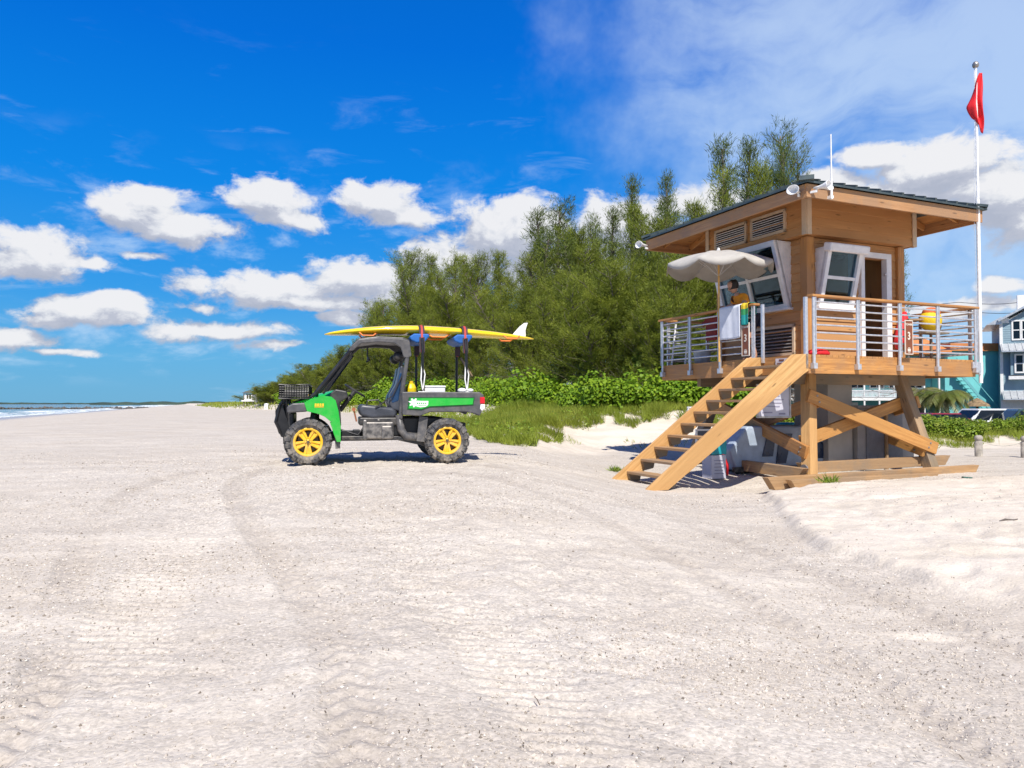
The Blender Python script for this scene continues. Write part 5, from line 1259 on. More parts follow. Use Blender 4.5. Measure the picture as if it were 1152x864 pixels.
sign(-.10, 1.46, TRZ - R(90), 'brown sign with a white 3 on the left railing beside the stair top', M_sign)
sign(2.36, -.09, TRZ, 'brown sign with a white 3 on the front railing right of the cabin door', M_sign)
b_ = MB(); b_.box((0, 0, 0), (.012, .30, .17)); o = b_.build('notice_plate', M('notice_white', (.72, .62, .60), .5)); o.location = tw_world(.0 - .012, .62, 1.93); o.rotation_euler = (0, 0, TRZ); tag(o, 'small pale notice plate on the deck edge at the top of the stairs', 'notice')
s = MB(); s.box((-.009, 0, .05), (.003, .12, .03)); s.box((-.009, 0, -.01), (.003, .22, .02)); s.box((-.009, 0, -.05), (.003, .2, .012)); s.build('print', M_sign, o)
# beach umbrella clamped to the left railing
M_canvas = M('umbrella_canvas', (.46, .435, .395), .85, var=.04)
mm = M_canvas.node_tree; pb = [n for n in mm.nodes if n.type == 'BSDF_PRINCIPLED'][0]; out_ = [n for n in mm.nodes if n.type == 'OUTPUT_MATERIAL'][0]
trn = mm.nodes.new('ShaderNodeBsdfTranslucent'); trn.inputs[0].default_value = (.6, .55, .48, 1); mxs = mm.nodes.new('ShaderNodeMixShader'); mxs.inputs[0].default_value = .06
mm.links.new(pb.outputs[0], mxs.inputs[1]); mm.links.new(trn.outputs[0], mxs.inputs[2]); mm.links.new(mxs.outputs[0], out_.inputs[0])
um = thing('beach_umbrella', 'off-white scalloped umbrella standing at the left deck railing', 'umbrella', tw_world(-.11, 2.22, DZ - .02), R(10))
b_ = MB(); b_.tube([(0, 0, 0), (.0, 0, .7), (0, 0, 2.24)], [.021, .021, .018], 10); b_.build('pole', M('varnished_pole', (.72, .42, .12), .45), um)
b_ = MB(); NS = 8; sub = 8; rings = 10; RAD = 1.07
def rim(th, t):
    k = (th / (2 * math.pi / NS)) % 1; sc = 1 - .055 * math.sin(math.pi * k) * t; zr = 2.22 - .27 * t ** 1.8 - .06 * math.sin(math.pi * k) * t
    return Vector((math.cos(th) * RAD * t * sc, math.sin(th) * RAD * t * sc, zr))
for s in range(NS * sub):
    t0, t1 = 2 * math.pi * s / (NS * sub), 2 * math.pi * (s + 1) / (NS * sub)
    for r_ in range(rings):
        a, c = max(.02, r_ / rings), (r_ + 1) / rings
        b_.quad([rim(t0, a), rim(t0, c), rim(t1, c), rim(t1, a)])
    def val(th):
        k = (th / (2 * math.pi / NS)) % 1; p = rim(th, 1.0); return Vector((p.x * 1.012, p.y * 1.012, p.z - .055 - .075 * math.sin(math.pi * k) ** .7))
    b_.quad([rim(t0, 1), val(t0), val(t1), rim(t1, 1)])
cn = b_.build('canopy', M_canvas, um, smooth=True, merge=True); so = cn.modifiers.new('s', 'SOLIDIFY'); so.thickness = .004
for k in range(NS):
    th_ = 2 * math.pi * k / NS; b_ = MB(); b_.tube([tuple(rim(th_, t) - Vector((0, 0, .012))) for t in (.03, .3, .6, .85, .99)], .005, 5); b_.tube([(0, 0, 1.72), tuple(rim(th_, .48) - Vector((0, 0, .012)))], .004, 4); b_.build('rib', M_galv, um)
b_ = MB(); b_.lathe([(.001, 2.30), (.02, 2.29), (.03, 2.25), (.05, 2.235)], 10); b_.build('finial', M_white, um)
# towels on the rail
def towel(a0, a1, drop, mat, label, col_b=0):
    w = a1 - a0; b_ = MB(); n, m_ = 16, 26; P = []
    for i in range(m_ + 1):
        s_ = i / m_ * (drop + .30); row = []
        for j in range(n + 1):
            u = j / n; fold = .009 * math.sin(u * 8 + 2) + .004 * math.sin(u * 21 + s_ * 3)
            if s_ < .20: x, z = .09, -.20 + s_
            elif s_ < .38: x, z = .09 - (s_ - .20), .012
            else: x, z = -.09 - .01, -(s_ - .38)
            row.append((x - (fold + .012 if s_ > .36 else 0) - .012, u * w, z + (fold if .20 <= s_ < .38 else 0) * .3 - .012 * math.sin(u * 3) * (s_ > .4)))
        P.append(row)
    for i in range(m_):
        for j in range(n): b_.quad([P[i][j], P[i][j + 1], P[i + 1][j + 1], P[i + 1][j]], [(j / n, i / m_), ((j + 1) / n, i / m_), ((j + 1) / n, (i + 1) / m_), (j / n, (i + 1) / m_)])
    o = b_.build('towel', mat, smooth=True, merge=True); o.location = tw_world(0, a0, DZ + 1.055); o.rotation_euler = (0, 0, TRZ); so = o.modifiers.new('s', 'SOLIDIFY'); so.thickness = .008; so.offset = 0
    tag(o, label, 'towel'); return o
towel(1.58, 2.20, .72, M('white_towel', (.70, .73, .80), .95, var=.04), 'white towel hung over the left railing beside the umbrella pole')
m, q, b, o = new_mat('striped_towel'); uv = q.sep(q.n('ShaderNodeUVMap').outputs[0]); cr_ = q.n('ShaderNodeValToRGB'); cr_.color_ramp.interpolation = 'CONSTANT'; q.put(cr_.inputs[0], uv[1])
els = cr_.color_ramp.elements; els[0].color = (.02, .25, .22, 1); els[1].position = .35; els[1].color = (.02, .25, .22, 1)
for pz, cc in ((.45, (.70, .50, .03, 1)), (.6, (.04, .30, .10, 1)), (.75, (.02, .32, .30, 1))): e_ = els.new(pz); e_.color = cc
q.put(b.inputs['Base Color'], cr_.outputs[0]); b.inputs['Roughness'].default_value = .95
towel(1.36, 1.56, .48, m, 'teal, yellow and green striped towel on the left railing next to the stair gate')
# maroon shirt and white folding stand on the left deck
sh = MB(); sh.prism([(-.16, 0), (.16, 0), (.17, .36), (.26, .30), (.30, .38), (.14, .50), (.05, .52), (-.05, .52), (-.14, .50), (-.30, .38), (-.26, .30), (-.17, .36)], (0, 0, 0), (0, 1, 0), (0, 0, 1), (.05, 0, 0))
o = sh.build('rescue_vest', M('maroon_fabric', (.26, .04, .035), .9, bmp=.01), bevel=.015); o.location = tw_world(.10, 2.75, DZ + .46); o.rotation_euler = (0, 0, TRZ); tag(o, 'maroon vest hanging inside the left railing left of the umbrella pole', 'vest')
rk = thing('folding_rack', 'small white folding rack leaning at the far end of the left railing', 'rack', tw_world(.20, 4.0, DZ), TRZ)
b_ = MB(); 
for yy in (-.25, .25): b_.beam((0, yy, 0), (.12, yy, .95), .03, .03); 
b_.build('rack_frame', M_white, rk)
for k in range(6): b_ = MB(); b_.beam((.05 + .012 * k, -.27, .35 + k * .1), (.05 + .012 * k, .27, .35 + k * .1), .03, .018); b_.build('bar', M_white, rk)
b_ = MB(); b_.lathe([(.001, 0), (.16, 0), (.19, .26), (.20, .27), (.17, .26), (.15, .02), (.001, .02)], 18); o = b_.build('round_bin', M('pale_blue_plastic', (.45, .52, .62), .5), smooth=True); o.location = tw_world(.35, 3.35, DZ); tag(o, 'pale blue open tub on the deck behind the left railing', 'tub')
# red bowl-shaped buoy bag, rescue tube, helmet bag, counter board
b_ = MB(); b_.sphere((0, 0, .06), .20, 8, (1.25, .8, .42)); o = b_.build('red_cushion', M_red, smooth=True); o.location = tw_world(.55, .32, DZ - .01); o.rotation_euler = (0, 0, TRZ); tag(o, 'flat red cushion on the deck behind the left end of the front railing', 'cushion')
rt = thing('rescue_tube', 'red rescue tube with blue strap hanging right of the cabin door', 'rescue tube', tw_world(CB + .02 - .15, CA - .20, DZ + .25), TRZ)
b_ = MB(); b_.tube([(-.14, 0, .02), (-.07, 0, .16), (.0, 0, .40), (.05, 0, .62), (.07, 0, .78)], [.05, .12, .13, .10, .035], 10); b_.build('float', M_red, rt, smooth=True)
b_ = MB(); b_.tube([(.04, -.10, .18), (.09, -.12, .42), (.10, -.06, .74)], .028, 6); b_.build('strap', M('blue_strap', (.05, .30, .42), .7), rt)
cbd = MB(); cbd.beam((-.95, 0, 0), (.55, 0, 0), .28, .035); o = cbd.build('counter_board', W_old); o.location = tw_world(DS - .30, 1.5, DZ + .84); o.rotation_euler = (0, 0, TRZ + R(60)); tag(o, 'narrow weathered shelf board along the right railing of the deck', 'shelf')
b_ = MB(); b_.beam((0, 0, -.82), (0, 0, -.02), .05, .05); b_.build('bracket', W_old, o)
hb = thing('gear_bag', 'yellow and red bag lying on the shelf at the right end of the deck', 'bag', tw_world(DS - .30, .72, DZ + .60), TRZ)
b_ = MB(); b_.sphere((0, 0, .24), .24, 9, (1.0, .8, .95)); b_.build('bag_body', M('yellow_fabric', (.85, .58, .01), .6, bmp=.01), hb, smooth=True)
b_ = MB(); b_.sphere((.02, 0, .40), .19, 8, (1.05, .82, .6)); b_.build('bag_lid', M('orange_red_fabric', (.62, .14, .03), .6), hb, smooth=True)
b_ = MB(); b_.sphere((.14, .06, .16), .20, 8, (1.0, .7, .9)); b_.build('bag_flap', M('brown_fabric', (.16, .09, .03), .8), hb, smooth=True)
b_ = MB(); b_.beam((-.35, 0, -.02), (.35, 0, -.02), .3, .03); b_.beam((0, 0, -.6), (0, 0, -.03), .04, .04); b_.build('bag_shelf', W_old, hb)
# ------------------------------------------------------------------ storage under the deck
C_conc = M('grey_board', (.40, .37, .33), .8, var=.08, scale=2, bmp=.003); C_cab = M('grey_cabinet', (.20, .20, .21), .7, var=.08); C_cab2 = M('lit_grey_panel', (.34, .32, .30), .75, var=.06)  # second cabinet grey is a lit copy, sunlight put into its colour
g0 = -.2
t = thing('storage_locker', 'grey storage locker with brown centre batten under the deck', 'locker', tw_world(2.95, 1.5, g0), TRZ)
b_ = MB(); b_.box((-.75, .3, .94), (.66, .9, 1.86)); b_.build('tall_cupboard', C_conc, t, bevel=.006)
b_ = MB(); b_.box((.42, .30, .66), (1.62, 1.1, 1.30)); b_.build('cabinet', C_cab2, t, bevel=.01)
for x in (.06, .60):
    b_ = MB(); b_.box((x + .02, -.265, .64), (.50, .03, 1.10)); d_ = b_.build('door', C_cab, t, bevel=.02)
b_ = MB(); b_.box((.36, -.30, .62), (.055, .05, 1.22)); b_.build('batten', W_skid, t)
b_ = MB(); b_.box((.42, .3, 1.33), (1.7, 1.18, .05)); b_.build('top', C_conc, t)
# white rescue sled with dark panels
C_bl = M('pale_blue_plastic_panel', (.36, .43, .53), .5, var=.08)
t = thing('equipment_cart', 'pale blue-white equipment cart with dark side windows under the deck behind the stairs', 'cart', tw_world(.9, 2.0, g0), TRZ - R(6))
b_ = MB(); b_.prism([(-1.0, .1), (1.25, .1), (1.15, .62), (.75, .95), (-.75, .95), (-1.15, .5)], (0, -.4, 0), (1, 0, 0), (0, 0, 1), (0, .9, 0)); b_.build('cart_body', C_bl, t, bevel=.04)
for pl in ([(-.42, .36), (-.18, .36), (-.12, .72), (-.32, .72)], [(-.10, .22), (.12, .22), (.28, .80), (-.02, .80)], [(.62, .30), (1.10, .30), (1.0, .62), (.56, .72)]):
    w_ = MB(); w_.prism(pl, (0, -.42, 0), (1, 0, 0), (0, 0, 1), (0, .03, 0)); w_.build('window', M('dark_blue_window', (.03, .045, .09), .3), t)
b_ = MB(); b_.box((0, -.43, .12), (2.2, .05, .10)); b_.build('base_rail', M_black, t)
for x in (-.8, .9):
    w_ = MB(); w_.lathe([(.001, -.05), (.16, -.05), (.18, 0), (.16, .05), (.001, .05)], 16, Matrix.Translation((x, -.3, .12)) @ Matrix.Rotation(R(90), 4, 'X')); w_.build('wheel', M_tyre, t)
def board(name, c, w, h, mat, label, rz, edge=M_galv, prints=()):
    t = thing(name, label, 'board', c, rz)
    b_ = MB(); b_.box((0, 0, 0), (w, .025, h)); b_.build('panel', mat, t)
    f = MB()
    for x, z, a, d in ((0, h / 2, w + .04, .03), (0, -h / 2, w + .04, .03), (-w / 2, 0, .03, h), (w / 2, 0, .03, h)): f.box((x, -.01, z), (a, .03, d))
    f.build('frame', edge, t)
    if prints:
        s = MB()
        for x, z, a, d in prints: s.box((x * w, -.016, z * h), (a * w, .004, d * h))
        s.build('print', M('grey_print', (.25, .24, .34), .6) if 'grey_print' not in bpy.data.materials else bpy.data.materials['grey_print'], t)
    return t
M_bd = M('notice_panel', (.50, .50, .58), .5, var=.04)
pr = [(-.05, .38 - .11 * k, .7 - .12 * (k % 3), .025) for k in range(6)] + [(.25, -.40, .2, .05), (-.2, -.36, .3, .04)]
board('notice_board', tw_world(-.05, .80, 1.24), .70, .58, M_bd, 'white notice board hanging under the deck to the left of the front leg', TRZ + R(-6), M_metal, pr)
board('picture_board', tw_world(-.95, 1.65, .50), .34, .40, M('dark_picture', (.05, .06, .10), .4), 'small white-framed dark picture board behind the upper stairs', TRZ + R(-4), M_white)
board('small_notice', tw_world(-.75, 2.2, 1.0), .30, .24, M_bd, 'small white notice with print seen between the upper stair treads', TRZ, M_white, [(0, .0, .5, .3)])
t = thing('sharps_box', 'white box with teal top standing behind the lower stairs', 'box', tw_world(-.80, 1.55, hz(*tw_world(-.8, 1.55, 0).xy)), TRZ)
b_ = MB(); b_.box((0, 0, .22), (.34, .28, .44)); b_.build('box_body', M_bd, t, bevel=.01)
b_ = MB(); b_.box((0, -.01, .58), (.36, .28, .26)); b_.build('box_top', M('teal_plastic', (.01, .30, .36), .5), t, bevel=.015)
b_ = MB()
for k in range(5): b_.box((0, -.145, .10 + k * .06), (.22 - .03 * (k % 2), .006, .012))
b_.build('print', bpy.data.materials['grey_print'], t)
b_ = MB(); b_.tube([(0, 0, 0), (.02, 0, .2), (.0, 0, .40)], [.13, .12, .05], 12); o = b_.build('red_buoy', M_red, smooth=True); o.location = tw_world(-.42, 1.8, hz(*tw_world(-.42, 1.8, 0).xy)); tag(o, 'red buoy beside the teal-topped box under the deck', 'buoy')
b_ = MB(); b_.lathe([(.001, 0), (.28, 0), (.30, .05), (.29, .3), (.30, .32), (.29, .6), (.30, .84), (.26, .88), (.001, .88)], 20); o = b_.build('teal_drum', M('teal_drum_plastic', (.01, .22, .27), .5), smooth=False); X, Y = at(886, 18.6), 18.6; o.location = (X, Y, hz(X, Y) - .02); tag(o, 'teal drum standing behind the left braces of the tower', 'drum')
b_ = MB(); b_.sphere((0, 0, .0), .11, 8, (1, 1, 1.25)); o = b_.build('black_float', M_black, smooth=True); p_ = tw_world(.95, 2.6, 0); X, Y = at(922, 17.2), 17.2; o.location = (X, Y, zt(476, Y)); tag(o, 'small black float hanging just right of the front leg under the deck', 'float')
b_ = MB(); b_.tube([(0, 0, .1), (0, 0, 1.0)], .006, 4); b_.build('cord', M_galv, o)
# green slab on the sand by the skid end
b_ = MB(); b_.box((0, 0, .0), (.34, .12, .05)); o = b_.build('green_plank', M('faded_green', (.05, .13, .10), .8), bevel=.01); X, Y = at(1093, 13.3), 13.3; o.location = (X, Y, hz(X, Y) + .01); o.rotation_euler = (0, R(4), R(-12)); tag(o, 'short dark green plank lying on the sand near the right skid end', 'plank')
# stick on the sand
b_ = MB(); b_.tube([(0, 0, 0), (.08, .01, .015), (.16, 0, .008), (.25, .03, .012)], [.008, .011, .009, .004], 6); o = b_.build('drift_stick', M_bark); X, Y = at(1122, 7.5), 7.5; o.location = (X, Y, hz(X, Y)); o.rotation_euler = (0, 0, .2); tag(o, 'small dark stick lying on the loose sand at the right', 'stick')
# ------------------------------------------------------------------ person leaning on the left railing
def person(loc, rz):
    t = thing('person', 'person with short dark hair in an orange shirt leaning over the railing behind the towel', 'person', loc, rz)
    # joints (x forward, y left, z up); leaning forward, forearms on the rail
    J = {'pelvis': (-.20, 0, .86), 'belly': (-.13, 0, 1.0), 'chest': (-.0, 0, 1.19), 'neck': (.10, 0, 1.33), 'neck2': (.13, 0, 1.38),
         'shL': (.03, .17, 1.27), 'elL': (.12, .27, 1.05), 'wrL': (.30, .16, 1.09), 'shR': (.03, -.17, 1.27), 'elR': (.12, -.27, 1.05), 'wrR': (.30, -.14, 1.09),
         'hipL': (-.2, .09, .84), 'knL': (-.12, .12, .46), 'anL': (-.24, .12, .09), 'toL': (-.06, .14, .03), 'hipR': (-.2, -.09, .84), 'knR': (-.16, -.12, .46), 'anR': (-.28, -.12, .09), 'toR': (-.1, -.14, .03)}
    r_ = {'pelvis': .15, 'belly': .135, 'chest': .15, 'neck': .06, 'neck2': .052, 'shL': .07, 'shR': .07, 'elL': .042, 'elR': .042, 'wrL': .028, 'wrR': .028, 'hipL': .095, 'hipR': .095, 'knL': .06, 'knR': .06, 'anL': .04, 'anR': .04, 'toL': .03, 'toR': .03}
    def skin(name, keys, edges, rad, mat, root, grow=1.):
        me = bpy.data.meshes.new(name); me.from_pydata([J[k] for k in keys], [(keys.index(a), keys.index(b_)) for a, b_ in edges], [])
        bm = bmesh.new(); bm.from_mesh(me); ly = bm.verts.layers.skin.verify(); bm.verts.ensure_lookup_table()
        for v, k in zip(bm.verts, keys): v[ly].radius = (rad[k] * grow, rad[k] * grow * (.8 if k in ('pelvis', 'belly', 'chest') else 1)); v[ly].use_root = (k == root)
        bm.to_mesh(me); bm.free(); me.materials.append(mat); o = bpy.data.objects.new(name, me); COL.objects.link(o); o.parent = t
        o.modifiers.new('k', 'SKIN').use_smooth_shade = True; s = o.modifiers.new('s', 'SUBSURF'); s.levels = 2; s.render_levels = 2; return o
    sk = M('skin', (.46, .25, .17), .5, var=.05)
    E = [('pelvis', 'belly'), ('belly', 'chest'), ('chest', 'neck'), ('neck', 'neck2'), ('chest', 'shL'), ('shL', 'elL'), ('elL', 'wrL'), ('chest', 'shR'), ('shR', 'elR'), ('elR', 'wrR'),
         ('pelvis', 'hipL'), ('hipL', 'knL'), ('knL', 'anL'), ('anL', 'toL'), ('pelvis', 'hipR'), ('hipR', 'knR'), ('knR', 'anR'), ('anR', 'toR')]
    body = skin('body', list(J), E, r_, sk, 'pelvis')
    J['mL'] = tuple((Vector(J['shL']) * .45 + Vector(J['elL']) * .55)); J['mR'] = tuple((Vector(J['shR']) * .45 + Vector(J['elR']) * .55)); r2 = dict(r_); r2['mL'] = r2['mR'] = .055; r2['neck'] = .065
    skin('shirt', ['pelvis', 'belly', 'chest', 'neck', 'shL', 'shR', 'mL', 'mR'], [('pelvis', 'belly'), ('belly', 'chest'), ('chest', 'neck'), ('chest', 'shL'), ('chest', 'shR'), ('shL', 'mL'), ('shR', 'mR')], r2, M('orange_shirt', (.82, .30, .015), .85), 'pelvis', 1.13)
    J['kL2'] = tuple(Vector(J['hipL']).lerp(Vector(J['knL']), .8)); J['kR2'] = tuple(Vector(J['hipR']).lerp(Vector(J['knR']), .8)); r2['kL2'] = r2['kR2'] = .082
    skin('shorts', ['pelvis', 'hipL', 'hipR', 'kL2', 'kR2'], [('pelvis', 'hipL'), ('pelvis', 'hipR'), ('hipL', 'kL2'), ('hipR', 'kR2')], r2, M('navy_shorts', (.02, .025, .05), .85), 'pelvis', 1.14)
    # head with face
    Hc = Matrix.Translation((.20, 0, 1.49)) @ Matrix.Rotation(R(24), 4, 'Y')
    h = MB(); prof = [(.001, -.125), (.035, -.12), (.055, -.10), (.068, -.06), (.078, -.01), (.083, .04), (.078, .08), (.055, .115), (.001, .128)]
    h.lathe(prof, 20, Hc @ Matrix.Diagonal((1.18, .95, 1, 1))); h.tube([tuple(Hc @ Vector((.088, 0, .012))), tuple(Hc @ Vector((.112, 0, -.028))), tuple(Hc @ Vector((.092, 0, -.036)))], [.009, .015, .008], 6)
    for s in (-1, 1): h.sphere(tuple(Hc @ Vector((-.005, s * .082, -.01))), .022, 4, (.6, .4, 1.2))
    hd = h.build('head', sk, body, smooth=True)
    for s in (-1, 1): e_ = MB(); e_.sphere(tuple(Hc @ Vector((.089, s * .030, .008))), .010, 5); e_.build('eye', M_black, hd, smooth=True)
    e_ = MB(); e_.tube([tuple(Hc @ Vector((.088, -.022, -.065))), tuple(Hc @ Vector((.094, 0, -.067))), tuple(Hc @ Vector((.088, .022, -.065)))], .005, 5); e_.build('mouth', M('lips', (.35, .12, .10), .5), hd, smooth=True)
    h = MB(); pr2 = [(.090, -.055), (.097, .03), (.088, .08), (.062, .122), (.001, .138)]; h.lathe(pr2, 20, Hc @ Matrix.Translation((-.022, 0, .006)) @ Matrix.Diagonal((1.13, 1.02, 1, 1)) @ Matrix.Rotation(R(-14), 4, 'Y')); h.build('hair', M('dark_hair', (.02, .012, .01), .7), hd, smooth=True)
    # hands: palm with four fingers and thumb curled over the rail
    for s, k in ((1, 'wrL'), (-1, 'wrR')):
        w = Vector(J[k]); h = MB(); h.tube([tuple(w), tuple(w + Vector((.04, 0, .0))), tuple(w + Vector((.085, 0, -.004)))], [.024, .034, .028], 8)
        for f in range(4):
            y = (f - 1.5) * .018; L = (.03, .034, .032, .025)[f]; p0 = w + Vector((.085, y, 0)); h.tube([tuple(p0), tuple(p0 + Vector((L, 0, -.006))), tuple(p0 + Vector((L * 1.5, 0, -L * .8))), tuple(p0 + Vector((L * 1.5, 0, -L * 1.5)))], [.0095, .009, .008, .006], 6)
        p0 = w + Vector((.03, -s * .026, 0)); h.tube([tuple(p0), tuple(p0 + Vector((.03, -s * .022, -.004))), tuple(p0 + Vector((.055, -s * .022, -.014)))], [.012, .010, .007], 6)
        h.build('hand', sk, body, smooth=True)
    return t
pp = tw_world(.36, 2.10, DZ); person(pp, TRZ + math.pi - R(8))
# ------------------------------------------------------------------ utility buggy; local x forward, y to its left (towards the camera), z up
VC = Vector((-2.10, 11.48)); VZ = .31
fwd = Vector((-.974, -.225)); VRZ = math.atan2(fwd.y, fwd.x)
bg_ = thing('utility_buggy', 'green and black open beach utility buggy with yellow wheels', 'utility vehicle', (VC.x, VC.y, VZ), VRZ)
def vb(mb, name, mat, parent=bg_, **k): return mb.build(name, mat, parent, **k)
WB, TR, WR = 1.005, .60, .334
M_tread = M('tread_rubber', (.060, .062, .070), .8, var=.25, scale=14); dusty(M_tread, .55); M_black2 = M('black_steel', (.022, .022, .024), .35, .3)
def wheel(x, s, steer=0):
    Mx = Matrix.Translation((x, s * TR, WR)) @ Matrix.Rotation(steer, 4, 'Z') @ Matrix.Rotation(R(-90) * s, 4, 'X')   # local z points outwards
    t = MB(); hw = .125
    t.lathe([(.205, -hw * .8), (.25, -hw), (.295, -hw), (.312, -hw * .7), (.315, 0), (.312, hw * .7), (.295, hw), (.25, hw), (.205, hw * .8), (.205, 0 + hw * .3), (.205, -hw * .8)], 48, Mx)
    n = 18
    for k in range(n):          # chevron lugs
        a = 2 * math.pi * k / n
        for side in (-1, 1):
            aa = a + (math.pi / n if side > 0 else 0)
            for (h0, r0_, h1, r1_, da) in ((.01, .318, .085, .316, .09), (.085, .316, .124, .285, .02), (.124, .288, .131, .250, .0)):
                p0 = Vector((math.cos(aa) * (r0_ + .004), math.sin(aa) * (r0_ + .004), side * h0)); p1 = Vector((math.cos(aa + da) * (r1_ + .006), math.sin(aa + da) * (r1_ + .006), side * h1))
                up = Vector((math.cos(aa), math.sin(aa), 0)) if h0 < .1 else Vector((0, 0, side))
                t.beam(Mx @ p0, Mx @ p1, .050, .026, tuple(Mx.to_3x3() @ up), ext=.008)
    w = vb(t, 'wheel', M_tread)
    r_ = MB(); r_.lathe([(.205, -.09), (.212, -.10), (.212, .098), (.200, .105), (.176, .10), (.170, .07), (.165, .0), (.165, -.09)], 40, Mx)
    for k in range(5):
        a = 2 * math.pi * k / 5 + math.pi / 2
        c, s_ = math.cos(a), math.sin(a)
        for sg_ in (-1, 1):
            p0 = Vector((c * .045 - s_ * sg_ * .022, s_ * .045 + c * sg_ * .022, .070)); p1 = Vector((c * .170 - s_ * sg_ * .034, s_ * .170 + c * sg_ * .034, .078)); r_.beam(Mx @ p0, Mx @ p1, .026, .03, tuple(Mx.to_3x3() @ Vector((0, 0, 1))))
        r_.prism([(.03, -.028), (.17, -.062), (.17, .062), (.03, .028)], Mx @ Vector((0, 0, .055)), Mx.to_3x3() @ Vector((c, s_, 0)), Mx.to_3x3() @ Vector((-s_, c, 0)), Mx.to_3x3() @ Vector((0, 0, .018))) if True else r_.beam(Mx @ Vector((c * .04, s_ * .04, .062)), Mx @ Vector((c * .165, s_ * .165, .066)), .055, .02, tuple(Mx.to_3x3() @ Vector((0, 0, 1))))
    r_.lathe([(.001, .092), (.022, .092), (.03, .082), (.052, .078), (.056, .05)], 20, Mx)
    rim_ = vb(r_, 'rim', M_yellow, w, bevel=.003, seg=1); 
    h = MB(); h.lathe([(.001, -.02), (.15, -.02), (.15, .01), (.001, .01)], 24, Mx); h.lathe([(.001, .103), (.020, .103), (.024, .092)], 12, Mx)
    for k in range(5): a = 2 * math.pi * k / 5 + .3; h.lathe([(.001, .092), (.006, .092), (.007, .08)], 6, Mx @ Matrix.Translation((math.cos(a) * .038, math.sin(a) * .038, 0)))
    vb(h, 'hub', M('brake_metal', (.16, .12, .09), .5, .6) if 'brake_metal' not in bpy.data.materials else bpy.data.materials['brake_metal'], w)
for s in (1, -1):
    wheel(WB, s, R(2)); wheel(-WB, s)
# side profile reference (u, w) measured from the photograph
def P(px, py, k=77.6): return ((425 - px) / k, (523 - py) / k)
# chassis, floor, engine, suspension
c = MB()
c.box((.0, 0, .40), (1.7, .50, .12)); c.box((-.95, 0, .44), (.8, .55, .30)); c.box((.35, 0, .36), (.95, .95, .05)); c.box((.45, .42, .43), (.16, .14, .12)); c.box((.32, .40, .42), (.10, .2, .16)); c.tube([(.55, .46, .5), (.30, .5, .42), (.2, .44, .55)], .018, 6); c.box((1.05, 0, .42), (.65, .55, .26))
for s in (-1, 1):
    c.tube([(.95, s * .15, .40), (1.0, s * .56, .335)], .035); c.tube([(1.10, s * .15, .40), (1.0, s * .56, .335)], .03); c.tube([(-.85, s * .15, .38), (-1.0, s * .56, .334)], .035); c.tube([(-1.15, s * .15, .40), (-1.0, s * .56, .334)], .03)
    c.tube([(1.0, s * .42, .38), (.94, s * .34, .78)], .035); c.tube([(-1.0, s * .42, .36), (-.94, s * .36, .66)], .035)
vb(c, 'chassis', M_black2, bevel=.01)
for s in (-1, 1):
    c = MB(); c.beam((.62, s * .50, .38), (-.30, s * .50, .37), .05, .06); c.beam((-.28, s * .52, .37), (-.85, s * .5, .24), .05, .06); vb(c, 'side_sill', M_black, bevel=.01)
    c = MB(); c.tube([(.93, s * .40, .50), (.93, s * .38, .72)], [.055, .055], 10); vb(c, 'suspension_spring', M_black2)
e_ = MB(); e_.box((-.0, .44, .49), (.44, .26, .25)); e_.lathe([(.001, .0), (.055, 0), (.055, .04), (.001, .05)], 14, Matrix.Translation((-.0, .46, .62))); e_.box((.20, .46, .50), (.06, .24, .30)); e_.box((-.12, .50, .46), (.16, .2, .2)); vb(e_, 'battery_box', dusty(M('dull_alloy', (.20, .19, .185), .45, .6, .3, 9), .5), bevel=.02)
for k in range(4): pass
e_ = MB(); e_.tube([(-.30, .52, .72), (-.33, .54, .50), (-.40, .54, .40), (-.75, .52, .36)], [.055, .06, .065, .06], 10); e_.tube([(-.42, .40, .62), (-.9, .40, .55)], .07, 10); e_.tube([(-.2, .3, .45), (-.75, .3, .30), (-.95, .1, .28)], .05, 8); vb(e_, 'exhaust', M_grey, smooth=True)
e_ = MB(); e_.box((-.55, .0, .54), (.75, .95, .30)); vb(e_, 'engine', M_black2, bevel=.03)
for s in (-1, 1):
    b_ = MB(); b_.beam((-.66, s * .60, .69), (-.62, s * .60, .32), .012, .13, (1, 0, 0)); vb(b_, 'mud_flap', M_grey)
    b_ = MB(); b_.beam((.60, s * .60, .42), (.585, s * .60, .23), .02, .07, (1, 0, 0)); vb(b_, 'mud_flap', M_grey)
# front fenders: side skin with wheel arch, extruded inwards
arch = [(1.0 + .40 * math.cos(a), .34 + .40 * math.sin(a)) for a in [R(t) for t in (8, 25, 45, 65, 85, 105, 125, 145, 163)]]
for s in (1, -1):
    fd = MB(); y0 = .42 * s; dy = .26 * s
    poly = [(.60, .33), (.635, .42), (.70, .62)] + [(1.0 + .43 * math.cos(a), .34 + .42 * math.sin(a)) for a in [R(t) for t in (140, 122, 108)]] + [(1.02, .775), (1.06, .90), (.97, .955), (.80, 1.0), (.68, .985), (.62, .93), (.58, .78), (.545, .55), (.545, .33)]
    fd.prism(poly, (0, y0, 0), (1, 0, 0), (0, 0, 1), (0, dy, 0)); o = vb(fd, 'front_fender', M_green, bevel=.02, seg=3)
    tr_ = MB(); tr_.prism([(1.02, .77), (1.29, .75), (1.30, .84), (1.22, .89), (1.04, .90)], (0, .40 * s, 0), (1, 0, 0), (0, 0, 1), (0, .275 * s, 0)); vb(tr_, 'fender_trim', M_grey, o, bevel=.02)
    mk = MB(); 
    for k in range(4): mk.box((.90 - k * .034, (.42 + .262) * s, .868), (.024, .004, .038))
    mk.box((.85, (.42 + .262) * s, .838), (.13, .004, .010)); vb(mk, 'marking', M_yellow, o)
